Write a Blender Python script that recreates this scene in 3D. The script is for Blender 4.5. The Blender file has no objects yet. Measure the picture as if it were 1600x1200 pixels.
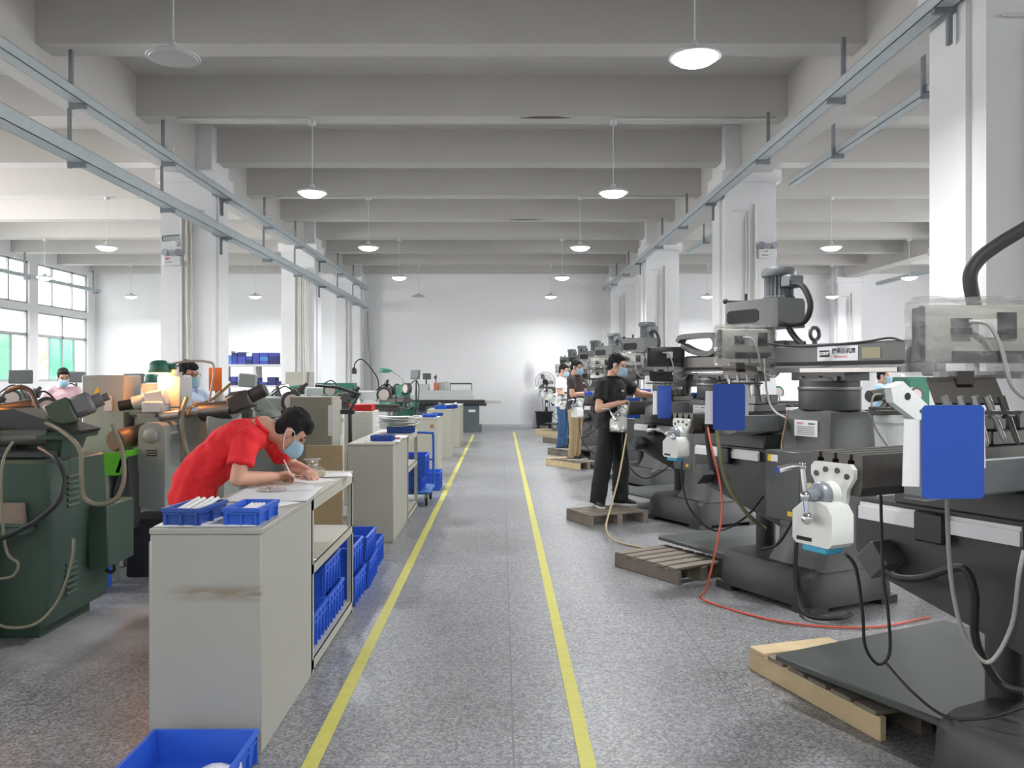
import bpy, bmesh, math, random
from mathutils import Vector, Matrix, Euler
random.seed(7)
SC = bpy.context.scene
COL = SC.collection
PI = math.pi
F, CX, CY, CH = 1300.0, 784.0, 590.0, 1.55      # focal length in px, vanishing point, camera height

# ---------------------------------------------------------------- camera
cd = bpy.data.cameras.new('camera'); cam = bpy.data.objects.new('camera', cd); COL.objects.link(cam)
cam.location = (0, 0, CH); cam.rotation_euler = (PI/2, 0, 0)
cd.sensor_width = 36; cd.lens = F/1600*36
cd.shift_x = (800-CX)/1600; cd.shift_y = -(600-CY)/1600
cd.clip_start = 0.05; cd.clip_end = 200
SC.camera = cam
# ---------------------------------------------------------------- world: bright overcast sky outside the windows
w = bpy.data.worlds.new('sky'); SC.world = w; w.use_nodes = True
nt = w.node_tree; bg = nt.nodes['Background']
bg.inputs[0].default_value = (0.97, 0.985, 1.0, 1); bg.inputs[1].default_value = 5.0
SC.view_settings.view_transform = 'Standard'; SC.view_settings.look = 'None'
SC.view_settings.gamma = 1.0; SC.view_settings.use_curve_mapping = False
SC.view_settings.exposure = 0.30
SC.cycles.max_bounces = 8; SC.cycles.diffuse_bounces = 5; SC.cycles.glossy_bounces = 3
SC.cycles.transparent_max_bounces = 8; SC.cycles.caustics_reflective = False; SC.cycles.caustics_refractive = False
SC.cycles.sample_clamp_indirect = 4.0
SC.cycles.use_denoising = True
# daylight coming in through the window wall on the left
dl = bpy.data.lights.new('window_daylight', 'AREA'); dl.shape = 'RECTANGLE'; dl.size = 23; dl.size_y = 3.2; dl.energy = 7400
dl.color = (1.0, 0.965, 0.96)
dlo = bpy.data.objects.new('window_daylight', dl); COL.objects.link(dlo)
dlo.location = (-13.3, 13.6, 3.1); dlo.rotation_euler = (0, -PI/2, 0)
dr = bpy.data.lights.new('window_daylight_right', 'AREA'); dr.shape = 'RECTANGLE'; dr.size = 20; dr.size_y = 3.2; dr.energy = 2600; dr.color = (.97, .98, 1.0)  # added fill light that brightens the right bay from outside the wall
dro_ = bpy.data.objects.new('window_daylight_right', dr); COL.objects.link(dro_)
dro_.location = (15.2, 14, 3.1); dro_.rotation_euler = (0, PI/2, 0)

# ---------------------------------------------------------------- helpers
def at(px, py, Y):
    return Vector(((px-CX)/F*Y, Y, CH-(py-CY)/F*Y))

def lin(c):
    return tuple(((v/255)/12.92 if v/255 <= 0.04045 else ((v/255+0.055)/1.055)**2.4) for v in c)

MATS = {}
def mat(name, c, rough=0.5, metal=0.0, amt=0.10, scale=6.0, bump=0.0, bscale=60.0, emit=None, estr=0, alpha=None, coat=0.0, trans=0):
    """a procedural principled material; the colour breaks up with a little noise"""
    if name in MATS: return MATS[name]
    m = bpy.data.materials.new(name); m.use_nodes = True; MATS[name] = m
    n = m.node_tree.nodes; l = m.node_tree.links; b = n['Principled BSDF']
    c = lin(c)
    tc = n.new('ShaderNodeTexCoord')
    ns = n.new('ShaderNodeTexNoise'); ns.inputs['Scale'].default_value = scale; ns.inputs['Detail'].default_value = 5
    l.new(tc.outputs['Object'], ns.inputs['Vector'])
    mx = n.new('ShaderNodeMix'); mx.data_type = 'RGBA'
    mx.inputs['A'].default_value = tuple(v*(1-amt) for v in c)+(1,)
    mx.inputs['B'].default_value = tuple(min(1, v*(1+amt)) for v in c)+(1,)
    l.new(ns.outputs['Fac'], mx.inputs['Factor']); l.new(mx.outputs['Result'], b.inputs['Base Color'])
    b.inputs['Roughness'].default_value = rough; b.inputs['Metallic'].default_value = metal
    b.inputs['Coat Weight'].default_value = coat
    if bump:
        n2 = n.new('ShaderNodeTexNoise'); n2.inputs['Scale'].default_value = bscale; n2.inputs['Detail'].default_value = 4
        l.new(tc.outputs['Object'], n2.inputs['Vector'])
        bp = n.new('ShaderNodeBump'); bp.inputs['Strength'].default_value = bump; bp.inputs['Distance'].default_value = 0.01
        l.new(n2.outputs['Fac'], bp.inputs['Height']); l.new(bp.outputs['Normal'], b.inputs['Normal'])
    if emit:
        b.inputs['Emission Color'].default_value = lin(emit)+(1,); b.inputs['Emission Strength'].default_value = estr
    if alpha is not None: b.inputs['Alpha'].default_value = alpha
    if trans: b.inputs['Transmission Weight'].default_value = trans
    return m

class MB:
    """collects shapes into one bmesh, then links them as ONE mesh object"""
    def __init__(s): s.bm = bmesh.new()
    def _add(s, verts, faces, M=None):
        vs = [s.bm.verts.new(M @ Vector(v) if M is not None else v) for v in verts]
        fs = []
        for f in faces:
            try: fs.append(s.bm.faces.new([vs[i] for i in f]))
            except ValueError: pass
        return vs, fs
    def box(s, c, d, rz=0, M=None, bev=0.0, seg=1, rx=0, ry=0):
        x, y, z = d[0]/2, d[1]/2, d[2]/2
        R = Matrix.Translation(c) @ Euler((rx, ry, rz)).to_matrix().to_4x4()
        if M is not None: R = M @ R
        V = [(-x,-y,-z),(x,-y,-z),(x,y,-z),(-x,y,-z),(-x,-y,z),(x,-y,z),(x,y,z),(-x,y,z)]
        Fs = [(0,3,2,1),(4,5,6,7),(0,1,5,4),(1,2,6,5),(2,3,7,6),(3,0,4,7)]
        vs, fs = s._add(V, Fs, R)
        if bev > 0:
            es = list({e for f in fs for e in f.edges})
            bmesh.ops.bevel(s.bm, geom=es, offset=min(bev, min(d)*0.45), segments=seg, affect='EDGES', profile=0.5)
        return s
    def bb(s, x0, x1, y0, y1, z0, z1, **k):
        return s.box(((x0+x1)/2, (y0+y1)/2, (z0+z1)/2), (x1-x0, y1-y0, z1-z0), **k)
    def cyl(s, p0, p1, r0, r1=None, seg=18, cap=True):
        p0, p1 = Vector(p0), Vector(p1); r1 = r0 if r1 is None else r1
        d = (p1-p0).normalized(); a = d.orthogonal().normalized(); b = d.cross(a)
        V = []
        for p, r in ((p0, r0), (p1, r1)):
            for i in range(seg):
                t = 2*PI*i/seg; V.append(p + (a*math.cos(t)+b*math.sin(t))*r)
        Fs = [(i, (i+1) % seg, seg+(i+1) % seg, seg+i) for i in range(seg)]
        if cap: Fs += [tuple(range(seg))[::-1], tuple(range(seg, 2*seg))]
        s._add(V, Fs); return s
    def tube(s, pts, r, seg=8, sub=6, closed=False):
        P = [Vector(p) for p in pts]
        if sub > 1 and len(P) > 2: P = catmull(P, sub, closed)
        rr = r if isinstance(r, (list, tuple)) else None
        rings = []; n = len(P); a = None
        for i, p in enumerate(P):
            t = (P[(i+1) % n]-P[i-1]) if (closed or 0 < i < n-1) else (P[1]-P[0] if i == 0 else P[-1]-P[-2])
            if t.length < 1e-9: t = Vector((0, 0, 1))
            t.normalize()
            a = t.orthogonal().normalized() if a is None else (a - t*a.dot(t)).normalized()
            b = t.cross(a)
            R = r if rr is None else rr[0]+(rr[1]-rr[0])*i/(n-1)
            rings.append([s.bm.verts.new(p+(a*math.cos(2*PI*k/seg)+b*math.sin(2*PI*k/seg))*R) for k in range(seg)])
        for i in range(n if closed else n-1):
            A, B = rings[i], rings[(i+1) % n]
            for k in range(seg):
                try: s.bm.faces.new((A[k], A[(k+1) % seg], B[(k+1) % seg], B[k]))
                except ValueError: pass
        if not closed:
            s.bm.faces.new(rings[0][::-1]); s.bm.faces.new(rings[-1])
        return s
    def lathe(s, prof, c=(0,0,0), axis=(0,0,1), seg=24, rib=0.0):
        """prof: (r, h) from the bottom up"""
        z = Vector(axis).normalized(); a = z.orthogonal().normalized()
        if abs(z.z) > .99: a = Vector((1, 0, 0))
        b = z.cross(a); c = Vector(c); rings = []
        for r, h in prof:
            rings.append([s.bm.verts.new(c+z*h+(a*math.cos(2*PI*i/seg)+b*math.sin(2*PI*i/seg))*max(1e-4, r*(1-(rib if i % 2 else 0)))) for i in range(seg)])
        for A, B in zip(rings, rings[1:]):
            for i in range(seg):
                s.bm.faces.new((A[i], A[(i+1) % seg], B[(i+1) % seg], B[i]))
        s.bm.faces.new(rings[0][::-1]); s.bm.faces.new(rings[-1]); return s
    def prism(s, poly, a, b, axis='x', M=None):
        """extrude a 2-D outline along an axis: x -> (y,z), y -> (x,z), z -> (x,y)"""
        def v(p, t): return {'x': (t, p[0], p[1]), 'y': (p[0], t, p[1]), 'z': (p[0], p[1], t)}[axis]
        n = len(poly)
        V = [v(p, a) for p in poly]+[v(p, b) for p in poly]
        Fs = [(i, (i+1) % n, n+(i+1) % n, n+i) for i in range(n)]+[tuple(range(n))[::-1], tuple(range(n, 2*n))]
        s._add(V, Fs, M); return s
    def rects(s, rows, ch=0.03):
        """loft of corner-cut rectangles: rows of (z, x0, x1, y0, y1)"""
        rings = []
        for z, x0, x1, y0, y1 in rows:
            q = min(ch, (x1-x0)*.45, (y1-y0)*.45); k = q*0.3
            P = [(x0+q,y0),(x1-q,y0),(x1-k,y0+k),(x1,y0+q),(x1,y1-q),(x1-k,y1-k),(x1-q,y1),(x0+q,y1),(x0+k,y1-k),(x0,y1-q),(x0,y0+q),(x0+k,y0+k)]
            rings.append([s.bm.verts.new((x, y, z)) for x, y in P])
        for A, B in zip(rings, rings[1:]):
            for i in range(12): s.bm.faces.new((A[i], A[(i+1) % 12], B[(i+1) % 12], B[i]))
        s.bm.faces.new(rings[0][::-1]); s.bm.faces.new(rings[-1]); return s
    def ball(s, c, r, rot=None, u=16, v=10):
        r = (r, r, r) if isinstance(r, (int, float)) else r
        M = Matrix.Translation(c) @ (rot.to_4x4() if rot is not None else Matrix.Identity(4)) @ Matrix.Diagonal((r[0], r[1], r[2], 1))
        bmesh.ops.create_uvsphere(s.bm, u_segments=u, v_segments=v, radius=1, matrix=M); return s
    def sheet(s, W, H, nx, ny, fn):
        """a grid of nx x ny quads through fn(u, v) -> point"""
        g = [[s.bm.verts.new(fn(i/nx*W, j/ny*H)) for i in range(nx+1)] for j in range(ny+1)]
        for j in range(ny):
            for i in range(nx): s.bm.faces.new((g[j][i], g[j][i+1], g[j+1][i+1], g[j+1][i]))
        return s
    def bev(s, off, seg=2):
        es = [e for e in s.bm.edges if len(e.link_faces) == 2 and e.calc_face_angle(0) > .5]
        bmesh.ops.bevel(s.bm, geom=es, offset=off, segments=seg, affect='EDGES', profile=.5, clamp_overlap=True); return s
    def build(s, name, m, parent=None, flat=False, ang=0.62, loc=None, rz=None):
        bm = s.bm
        bmesh.ops.recalc_face_normals(bm, faces=bm.faces)
        for f in bm.faces: f.smooth = not flat
        if not flat:
            for e in bm.edges:
                if len(e.link_faces) == 2 and e.calc_face_angle(0) > ang: e.smooth = False
        me = bpy.data.meshes.new(name); bm.to_mesh(me); bm.free()
        if m is not None: me.materials.append(m)
        o = bpy.data.objects.new(name, me); COL.objects.link(o)
        if parent is not None: o.parent = parent
        if loc is not None: o.location = loc
        if rz is not None: o.rotation_euler = (0, 0, rz)
        return o

def catmull(P, sub, closed=False):
    out = []; n = len(P)
    for i in range(n if closed else n-1):
        if closed: p0, p1, p2, p3 = P[i-1], P[i], P[(i+1) % n], P[(i+2) % n]
        else: p0, p1, p2, p3 = P[max(i-1, 0)], P[i], P[i+1], P[min(i+2, n-1)]
        for k in range(sub):
            t = k/sub
            out.append(0.5*((2*p1)+(p2-p0)*t+(2*p0-5*p1+4*p2-p3)*t*t+(3*p1-p0-3*p2+p3)*t**3))
    if not closed: out.append(P[-1])
    return out

def tag(o, label, cat, group=None, kind=None):
    o['label'] = label; o['category'] = cat
    if group: o['group'] = group
    if kind: o['kind'] = kind
    return o
def thing(name, label, cat, loc=(0,0,0), rz=0, group=None):
    o = bpy.data.objects.new(name, None); COL.objects.link(o); o.empty_display_size = 0.1
    o.location = loc; o.rotation_euler = (0, 0, rz)
    return tag(o, label, cat, group)
def struct(o, label=None, cat=None):
    o['kind'] = 'structure'
    if label: o['label'] = label; o['category'] = cat or o.name.split('_')[0]
    return o
def dup(o, parent=None, loc=None, rz=None, label=None):
    c = o.copy(); COL.objects.link(c)
    if parent is not None: c.parent = parent
    for ch in list(o.children): dup(ch, c)
    if loc is not None: c.location = loc
    if rz is not None: c.rotation_euler = (0, 0, rz)
    if label: c['label'] = label
    return c
def text(body, size, m, parent, M, name='lettering', bold=0.0):
    """letters as a real mesh; M places the text plane (x right, y up, z out)"""
    c = bpy.data.curves.new('t', 'FONT'); c.body = body; c.size = size; c.align_x = 'CENTER'; c.align_y = 'CENTER'; c.offset = bold
    c.resolution_u = 3
    o = bpy.data.objects.new('t', c); COL.objects.link(o)
    dg = bpy.context.evaluated_depsgraph_get()
    me = bpy.data.meshes.new_from_object(o.evaluated_get(dg)); bpy.data.objects.remove(o)
    me.transform(M); me.materials.clear(); me.materials.append(m)
    q = bpy.data.objects.new(name, me); COL.objects.link(q); q.parent = parent
    return q
def frame(origin, right, up):
    r = Vector(right).normalized(); u = Vector(up); u = (u-r*u.dot(r)).normalized(); n = r.cross(u)
    M = Matrix((r, u, n)).transposed().to_4x4(); M.translation = Vector(origin); return M

# ---------------------------------------------------------------- materials
def wall_paint(name, c, amt=0.05):
    m = mat(name, c, 0.85, amt=amt, scale=1.2, bump=0.15, bscale=25)
    return m
M_wall = wall_paint('white_wall_paint', (238, 238, 238))
M_ceil = wall_paint('ceiling_paint', (200, 197, 193))
M_col = wall_paint('column_paint', (228, 228, 229))
M_tray = mat('galvanised_tray', (190, 199, 202), 0.5, 0.1, amt=0.12, scale=9)
M_rust = mat('painted_hanger', (130, 135, 140), 0.55, 0.2)
M_white_m = mat('white_enamel', (225, 226, 226), 0.4)
M_cast = mat('grey_machine_paint', (78, 80, 79), 0.42, 0.0, amt=0.12, scale=5, bump=0.12, bscale=40)
M_castd = mat('dark_machine_paint', (54, 55, 55), 0.45, 0.0, amt=0.15, scale=4, bump=0.12, bscale=40)
M_steel = mat('machined_steel', (150, 150, 148), 0.35, 0.8, amt=0.15, scale=12)
M_dsteel = mat('oily_dark_steel', (78, 75, 72), 0.42, 0.6, amt=0.25, scale=9)
M_chrome = mat('chrome', (225, 225, 228), 0.12, 1.0, amt=0.02)
M_black = mat('black_rubber', (30, 31, 33), 0.55, amt=0.15)
M_blackp = mat('black_plastic', (38, 39, 41), 0.4, amt=0.1)
M_ivory = mat('ivory_enamel', (214, 216, 210), 0.35, amt=0.05)
M_blue_t = mat('turquoise_cap', (60, 160, 195), 0.45)
M_slot = mat('dark_recess', (24, 25, 27), 0.8)
M_folder = mat('blue_folder_plastic', (34, 76, 168), 0.5, amt=0.05, bump=0.05)
M_crate = mat('blue_crate_plastic', (48, 98, 205), 0.42, amt=0.06, bump=0.04)
M_crated = mat('dark_blue_crate_plastic', (44, 80, 160), 0.45, amt=0.1)
M_paper = mat('white_paper', (232, 232, 232), 0.8, amt=0.03)
M_papr2 = mat('printed_paper', (214, 216, 219), 0.8, amt=0.06, scale=40)
M_beige = mat('beige_cabinet_paint', (176, 174, 161), 0.5, amt=0.05, scale=3, bump=0.05)
M_green = mat('dark_green_machine_paint', (60, 82, 69), 0.42, amt=0.16, scale=4, bump=0.1, bscale=35)
M_green2 = mat('mid_green_machine_paint', (52, 112, 92), 0.42, amt=0.14, scale=4, bump=0.1)
M_greyg = mat('grey_green_machine_paint', (150, 156, 150), 0.42, amt=0.1, scale=4, bump=0.1)
M_lgrey = mat('light_grey_machine_paint', (196, 200, 198), 0.42, amt=0.07, scale=4)
M_yellow = mat('yellow_sticker', (226, 190, 40), 0.6)
M_red = mat('red_paint', (200, 40, 40), 0.5)
M_hose = mat('tan_hose', (128, 124, 104), 0.45)
M_greyhose = mat('grey_hose', (158, 158, 152), 0.45)
M_wood = mat('pallet_wood', (205, 184, 146), 0.75, amt=0.2, scale=7, bump=0.3, bscale=40)
M_woodd = mat('grimy_pallet_wood', (128, 120, 108), 0.8, amt=0.3, scale=7, bump=0.3, bscale=40)
M_board = mat('brown_board', (170, 148, 112), 0.75, amt=0.15, scale=3)
M_ink = mat('black_ink', (28, 28, 32), 0.7)
M_grin = mat('grey_ink', (120, 124, 130), 0.7)
M_rink = mat('red_ink', (200, 70, 60), 0.7)

def plastic_film(name):
    m = bpy.data.materials.new(name); m.use_nodes = True; n = m.node_tree.nodes; l = m.node_tree.links
    n.remove(n['Principled BSDF']); out = n['Material Output']
    tr = n.new('ShaderNodeBsdfTransparent'); tr.inputs[0].default_value = (.93, .93, .92, 1)
    gl = n.new('ShaderNodeBsdfGlossy'); gl.inputs['Roughness'].default_value = 0.12; gl.inputs['Color'].default_value = (.9, .9, .9, 1)
    df = n.new('ShaderNodeBsdfDiffuse'); df.inputs[0].default_value = (.8, .8, .78, 1)
    a = n.new('ShaderNodeMixShader'); a.inputs[0].default_value = 0.35
    l.new(gl.outputs[0], a.inputs[1]); l.new(df.outputs[0], a.inputs[2])
    mx = n.new('ShaderNodeMixShader')
    tc = n.new('ShaderNodeTexCoord'); ns = n.new('ShaderNodeTexNoise'); ns.inputs['Scale'].default_value = 7; ns.inputs['Detail'].default_value = 2
    l.new(tc.outputs['Object'], ns.inputs['Vector'])
    mr = n.new('ShaderNodeMapRange'); mr.inputs['From Min'].default_value = .35; mr.inputs['From Max'].default_value = .75
    mr.inputs['To Min'].default_value = .10; mr.inputs['To Max'].default_value = .42
    l.new(ns.outputs['Fac'], mr.inputs['Value']); l.new(mr.outputs[0], mx.inputs[0])
    bp = n.new('ShaderNodeBump'); bp.inputs['Strength'].default_value = .6; bp.inputs['Distance'].default_value = .03
    l.new(ns.outputs['Fac'], bp.inputs['Height']); l.new(bp.outputs[0], gl.inputs['Normal'])
    l.new(tr.outputs[0], mx.inputs[1]); l.new(a.outputs[0], mx.inputs[2]); l.new(mx.outputs[0], out.inputs[0])
    MATS[name] = m; return m
M_film = plastic_film('clear_plastic_film')
# ================================================================ THE HALL
XL, XR, YB, YF, ZC, ZB = -12.6, 14.5, -6.0, 25.8, 5.27, 4.77
def floor_material():
    m = bpy.data.materials.new('terrazzo'); m.use_nodes = True; n = m.node_tree.nodes; l = m.node_tree.links; b = n['Principled BSDF']
    def N(t, **k):
        q = n.new('ShaderNode'+t)
        for a, v in k.items(): q.inputs[a.replace('_', ' ')].default_value = v
        return q
    def MA(op, a, b_=None):
        q = n.new('ShaderNodeMath'); q.operation = op
        for i, v in enumerate((a, b_)):
            if v is None: continue
            if isinstance(v, (int, float)): q.inputs[i].default_value = v
            else: l.new(v, q.inputs[i])
        return q.outputs[0]
    tc = N('TexCoord'); pos = tc.outputs['Object']
    vo = N('TexVoronoi', Scale=95.0); l.new(pos, vo.inputs['Vector'])
    cr = n.new('ShaderNodeValToRGB'); e = cr.color_ramp.elements
    e[0].position = 0; e[0].color = lin((106, 107, 109))+(1,); e[1].position = 1; e[1].color = lin((168, 169, 171))+(1,)
    x = cr.color_ramp.elements.new(.45); x.color = lin((136, 137, 139))+(1,)
    sep = N('SeparateColor'); l.new(vo.outputs['Color'], sep.inputs[0]); l.new(sep.outputs[0], cr.inputs[0])
    big = N('TexNoise', Scale=.55, Detail=6.0); l.new(pos, big.inputs['Vector'])
    mr = N('MapRange', From_Min=.3, From_Max=.7, To_Min=.80, To_Max=1.06); l.new(big.outputs['Fac'], mr.inputs['Value'])
    mul = n.new('ShaderNodeMix'); mul.data_type = 'RGBA'; mul.blend_type = 'MULTIPLY'; mul.inputs['Factor'].default_value = 1
    l.new(cr.outputs[0], mul.inputs['A']); l.new(mr.outputs[0], mul.inputs['B'])
    sx = N('SeparateXYZ'); l.new(pos, sx.inputs[0])
    def joint(o, off, step):
        q = MA('MODULO', MA('ADD', o, 1000*step-off), step)
        return MA('LESS_THAN', MA('ABSOLUTE', MA('SUBTRACT', q, step/2)), step/2-0.004)
    ok = MA('MULTIPLY', joint(sx.outputs[0], .048, 1.08), joint(sx.outputs[1], 4.53, 1.2))
    jm = n.new('ShaderNodeMix'); jm.data_type = 'RGBA'; jm.inputs['A'].default_value = lin((112, 113, 116))+(1,)
    l.new(ok, jm.inputs['Factor']); l.new(mul.outputs['Result'], jm.inputs['B'])
    # pale grinding dust swept beside the green grinder
    d1 = N('TexNoise', Scale=2.2, Detail=6.0); l.new(pos, d1.inputs['Vector'])
    dx = MA('DIVIDE', MA('ADD', sx.outputs[0], 2.45), .42); dy = MA('DIVIDE', MA('SUBTRACT', sx.outputs[1], 5.1), .95)
    rad = MA('SQRT', MA('ADD', MA('MULTIPLY', dx, dx), MA('MULTIPLY', dy, dy)))
    dm = N('MapRange', From_Min=1.1, From_Max=.25, To_Min=0.0, To_Max=.75); l.new(MA('ADD', rad, MA('MULTIPLY', MA('SUBTRACT', d1.outputs['Fac'], .5), 1.6)), dm.inputs['Value'])
    du = n.new('ShaderNodeMix'); du.data_type = 'RGBA'; du.inputs['B'].default_value = lin((214, 214, 214))+(1,)
    l.new(dm.outputs[0], du.inputs['Factor']); l.new(jm.outputs['Result'], du.inputs['A'])
    l.new(du.outputs['Result'], b.inputs['Base Color'])
    rr = N('MapRange', From_Min=.3, From_Max=.7, To_Min=.28, To_Max=.5); l.new(big.outputs['Fac'], rr.inputs['Value'])
    l.new(rr.outputs[0], b.inputs['Roughness'])
    return m
M_floor = floor_material()
struct(MB().bb(XL-.3, XR+.3, YB, YF+.3, -.2, 0).build('floor', M_floor, flat=True), 'grey speckled terrazzo floor with dark joints', 'floor')
struct(MB().bb(XL-.3, XR+.3, YB, YF+.3, ZC, ZC+.2).build('ceiling', M_ceil, flat=True), 'white painted concrete ceiling slab', 'ceiling')

def stained_wall():
    m = bpy.data.materials.new('far_wall_paint'); m.use_nodes = True; n = m.node_tree.nodes; l = m.node_tree.links; b = n['Principled BSDF']
    tc = n.new('ShaderNodeTexCoord'); sx = n.new('ShaderNodeSeparateXYZ'); l.new(tc.outputs['Object'], sx.inputs[0])
    ns = n.new('ShaderNodeTexNoise'); ns.inputs['Scale'].default_value = 1.6; ns.inputs['Detail'].default_value = 5; l.new(tc.outputs['Object'], ns.inputs['Vector'])
    def MA(op, a, b_):
        q = n.new('ShaderNodeMath'); q.operation = op
        for i, v in enumerate((a, b_)):
            if isinstance(v, (int, float)): q.inputs[i].default_value = v
            else: l.new(v, q.inputs[i])
        return q.outputs[0]
    def spot(cx, cz, rx, rz):
        dx = MA('DIVIDE', MA('SUBTRACT', sx.outputs[0], cx), rx); dz = MA('DIVIDE', MA('SUBTRACT', sx.outputs[2], cz), rz)
        r = MA('ADD', MA('ADD', MA('MULTIPLY', dx, dx), MA('MULTIPLY', dz, dz)), MA('MULTIPLY', MA('SUBTRACT', ns.outputs['Fac'], .5), 1.2))
        q = n.new('ShaderNodeMapRange'); q.inputs['From Min'].default_value = 1; q.inputs['From Max'].default_value = 0; q.inputs['To Max'].default_value = .8
        l.new(r, q.inputs['Value']); return q.outputs[0]
    s = MA('MAXIMUM', spot(.85, 1.55, .22, .55), spot(.95, .55, .45, .8))
    mx = n.new('ShaderNodeMix'); mx.data_type = 'RGBA'; mx.inputs['A'].default_value = lin((238, 238, 239))+(1,); mx.inputs['B'].default_value = lin((176, 177, 184))+(1,)
    l.new(s, mx.inputs['Factor']); l.new(mx.outputs['Result'], b.inputs['Base Color']); b.inputs['Roughness'].default_value = .85
    return m
struct(MB().bb(XL-.3, XR+.3, YF, YF+.3, 0, ZC).build('wall_far', stained_wall(), flat=True), 'far white end wall with grey smudges near the fan', 'wall')
struct(MB().bb(XL-.3, XR+.3, YB-.3, YB, 0, ZC).build('wall_near', M_wall, flat=True), 'white end wall behind the photographer', 'wall')
struct(MB().bb(XL, XR, YF-.02, YF, 0, .10).build('baseboard_far', mat('baseboard_paint', (196, 199, 203), .6), flat=True), 'pale grey skirting of the far wall', 'baseboard')
# window wall on the left: piers, bands, two tiers of windows per bay
bays = [(-5.6, -2.8), (-2.4, .4), (.8, 3.6), (4, 6.8), (7.2, 10.0), (10.4, 13.2), (13.6, 16.0), (16.4, 19.0), (19.4, 22.2), (22.62, 25.35)]
SILL, T1, T2, TOP = 1.45, 3.34, 3.52, 4.66
wb = MB(); wb.bb(XL-.3, XL, YB, YF, 0, SILL).bb(XL-.3, XL, YB, YF, T1, T2).bb(XL-.3, XL, YB, YF, TOP, ZC)
e = [YB]
for a, b in bays: e += [a, b]
e.append(YF)
for i in range(0, len(e), 2):
    if e[i+1] > e[i]: wb.bb(XL-.3, XL, e[i], e[i+1], SILL, T1).bb(XL-.3, XL, e[i], e[i+1], T2, TOP)
struct(wb.build('wall_left', M_wall, flat=True), 'white window wall on the left of the hall', 'wall')
wr_ = MB(); wr_.bb(XR, XR+.3, YB, YF, 0, SILL).bb(XR, XR+.3, YB, YF, TOP, ZC)  # right wall; its openings are added so the fill light can enter
for i in range(0, len(e), 2):
    if e[i+1] > e[i]: wr_.bb(XR, XR+.3, e[i], e[i+1], SILL, TOP)
wr_.bb(XR, XR+.3, bays[-1][0], bays[-1][1], SILL, TOP)
struct(wr_.build('wall_right', M_wall, flat=True), 'white right wall of the hall, with openings added to let fill light in', 'wall')
M_alu = mat('window_frame_metal', (176, 178, 180), .5)
M_frost = mat('clear_glass', (245, 250, 250), .05, amt=0, alpha=.10)
M_teal = mat('teal_glass', (70, 225, 195), .15, amt=0.02, alpha=.5)
M_bars = mat('window_bars', (190, 186, 184), .5)
wi = 0
for a, b in bays[5:]:
    wi += 1
    W = b-a
    root = bpy.data.objects.new(f'window_{wi}', None); COL.objects.link(root); root.location = (XL, a, 0)
    struct(root, f'two-tier metal window with bars, window {wi} along the left wall' , 'window')
    root['label'] = ['tall barred window, fifth from the far corner of the left wall', 'tall barred window, fourth from the far corner of the left wall', 'tall barred window, third from the far corner of the left wall', 'tall barred window with one teal sash, second from the far corner', 'tall barred window with two teal sashes at the far left corner'][wi-1]
    f = MB(); t = .05
    for z0, z1 in ((SILL, T1), (T2, TOP)):
        f.bb(-.14, -.06, 0, W, z0, z0+t).bb(-.14, -.06, 0, W, z1-t, z1).bb(-.14, -.06, 0, t, z0, z1).bb(-.14, -.06, W-t, W, z0, z1)
    for u in (W*.30, W*.70): f.bb(-.14, -.06, u-.03, u+.03, T2, TOP)
    f.bb(-.13, -.07, 0, W, 4.25, 4.29)
    f.bb(-.14, -.06, 0, W, 2.66, 2.74).bb(-.14, -.06, W*.5-.035, W*.5+.035, SILL, T1)
    for u in (W*.25, W*.75): f.bb(-.13, -.07, u-.025, u+.025, SILL, 2.7)
    f.build('frame', M_alu, root, flat=True)
    p = MB(); p.bb(-.105, -.1, t, W-t, T2, TOP).bb(-.105, -.1, t, W-t, 2.7, T1); p.build('pane', M_frost, root, flat=True)
    p = MB()
    for u in ((.5,) if wi < 5 else (.25, .5)): p.bb(-.095, -.09, W*u+.02, W*(u+.25)-.02, SILL+t, 2.66)
    tp = p.build('teal_sash', M_teal, root, flat=True); tp['label'] = 'teal tinted sliding pane'
    p = MB()
    k = int(W/.14)
    for i in range(k+1): p.cyl((-.2, i*W/k, SILL), (-.2, i*W/k, 2.7), .008, seg=5)
    for z in (1.75, 2.05, 2.35): p.cyl((-.2, 0, z), (-.2, W, z), .008, seg=5)
    p.build('security_bars', M_bars, root)
# trees and a boundary wall outside, seen through the lower panes
M_leaf = mat('foliage_green', (205, 210, 180), .8, amt=.4, scale=3)
tr = MB()
for i in range(60):
    tr.ball((random.uniform(-21, -18.5), random.uniform(30, 48), random.uniform(1.4, 3.6)), random.uniform(.5, 1.1), u=8, v=6)
q = tr.build('tree_foliage', M_leaf); tag(q, 'sunlit tree foliage outside the left windows', 'tree', kind='stuff')
struct(MB().bb(-40, XL-.3, -10, 60, -.3, -.05).build('ground', mat('yard_concrete', (190, 190, 185), .9), flat=True), 'concrete yard outside the windows', 'ground')

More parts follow.
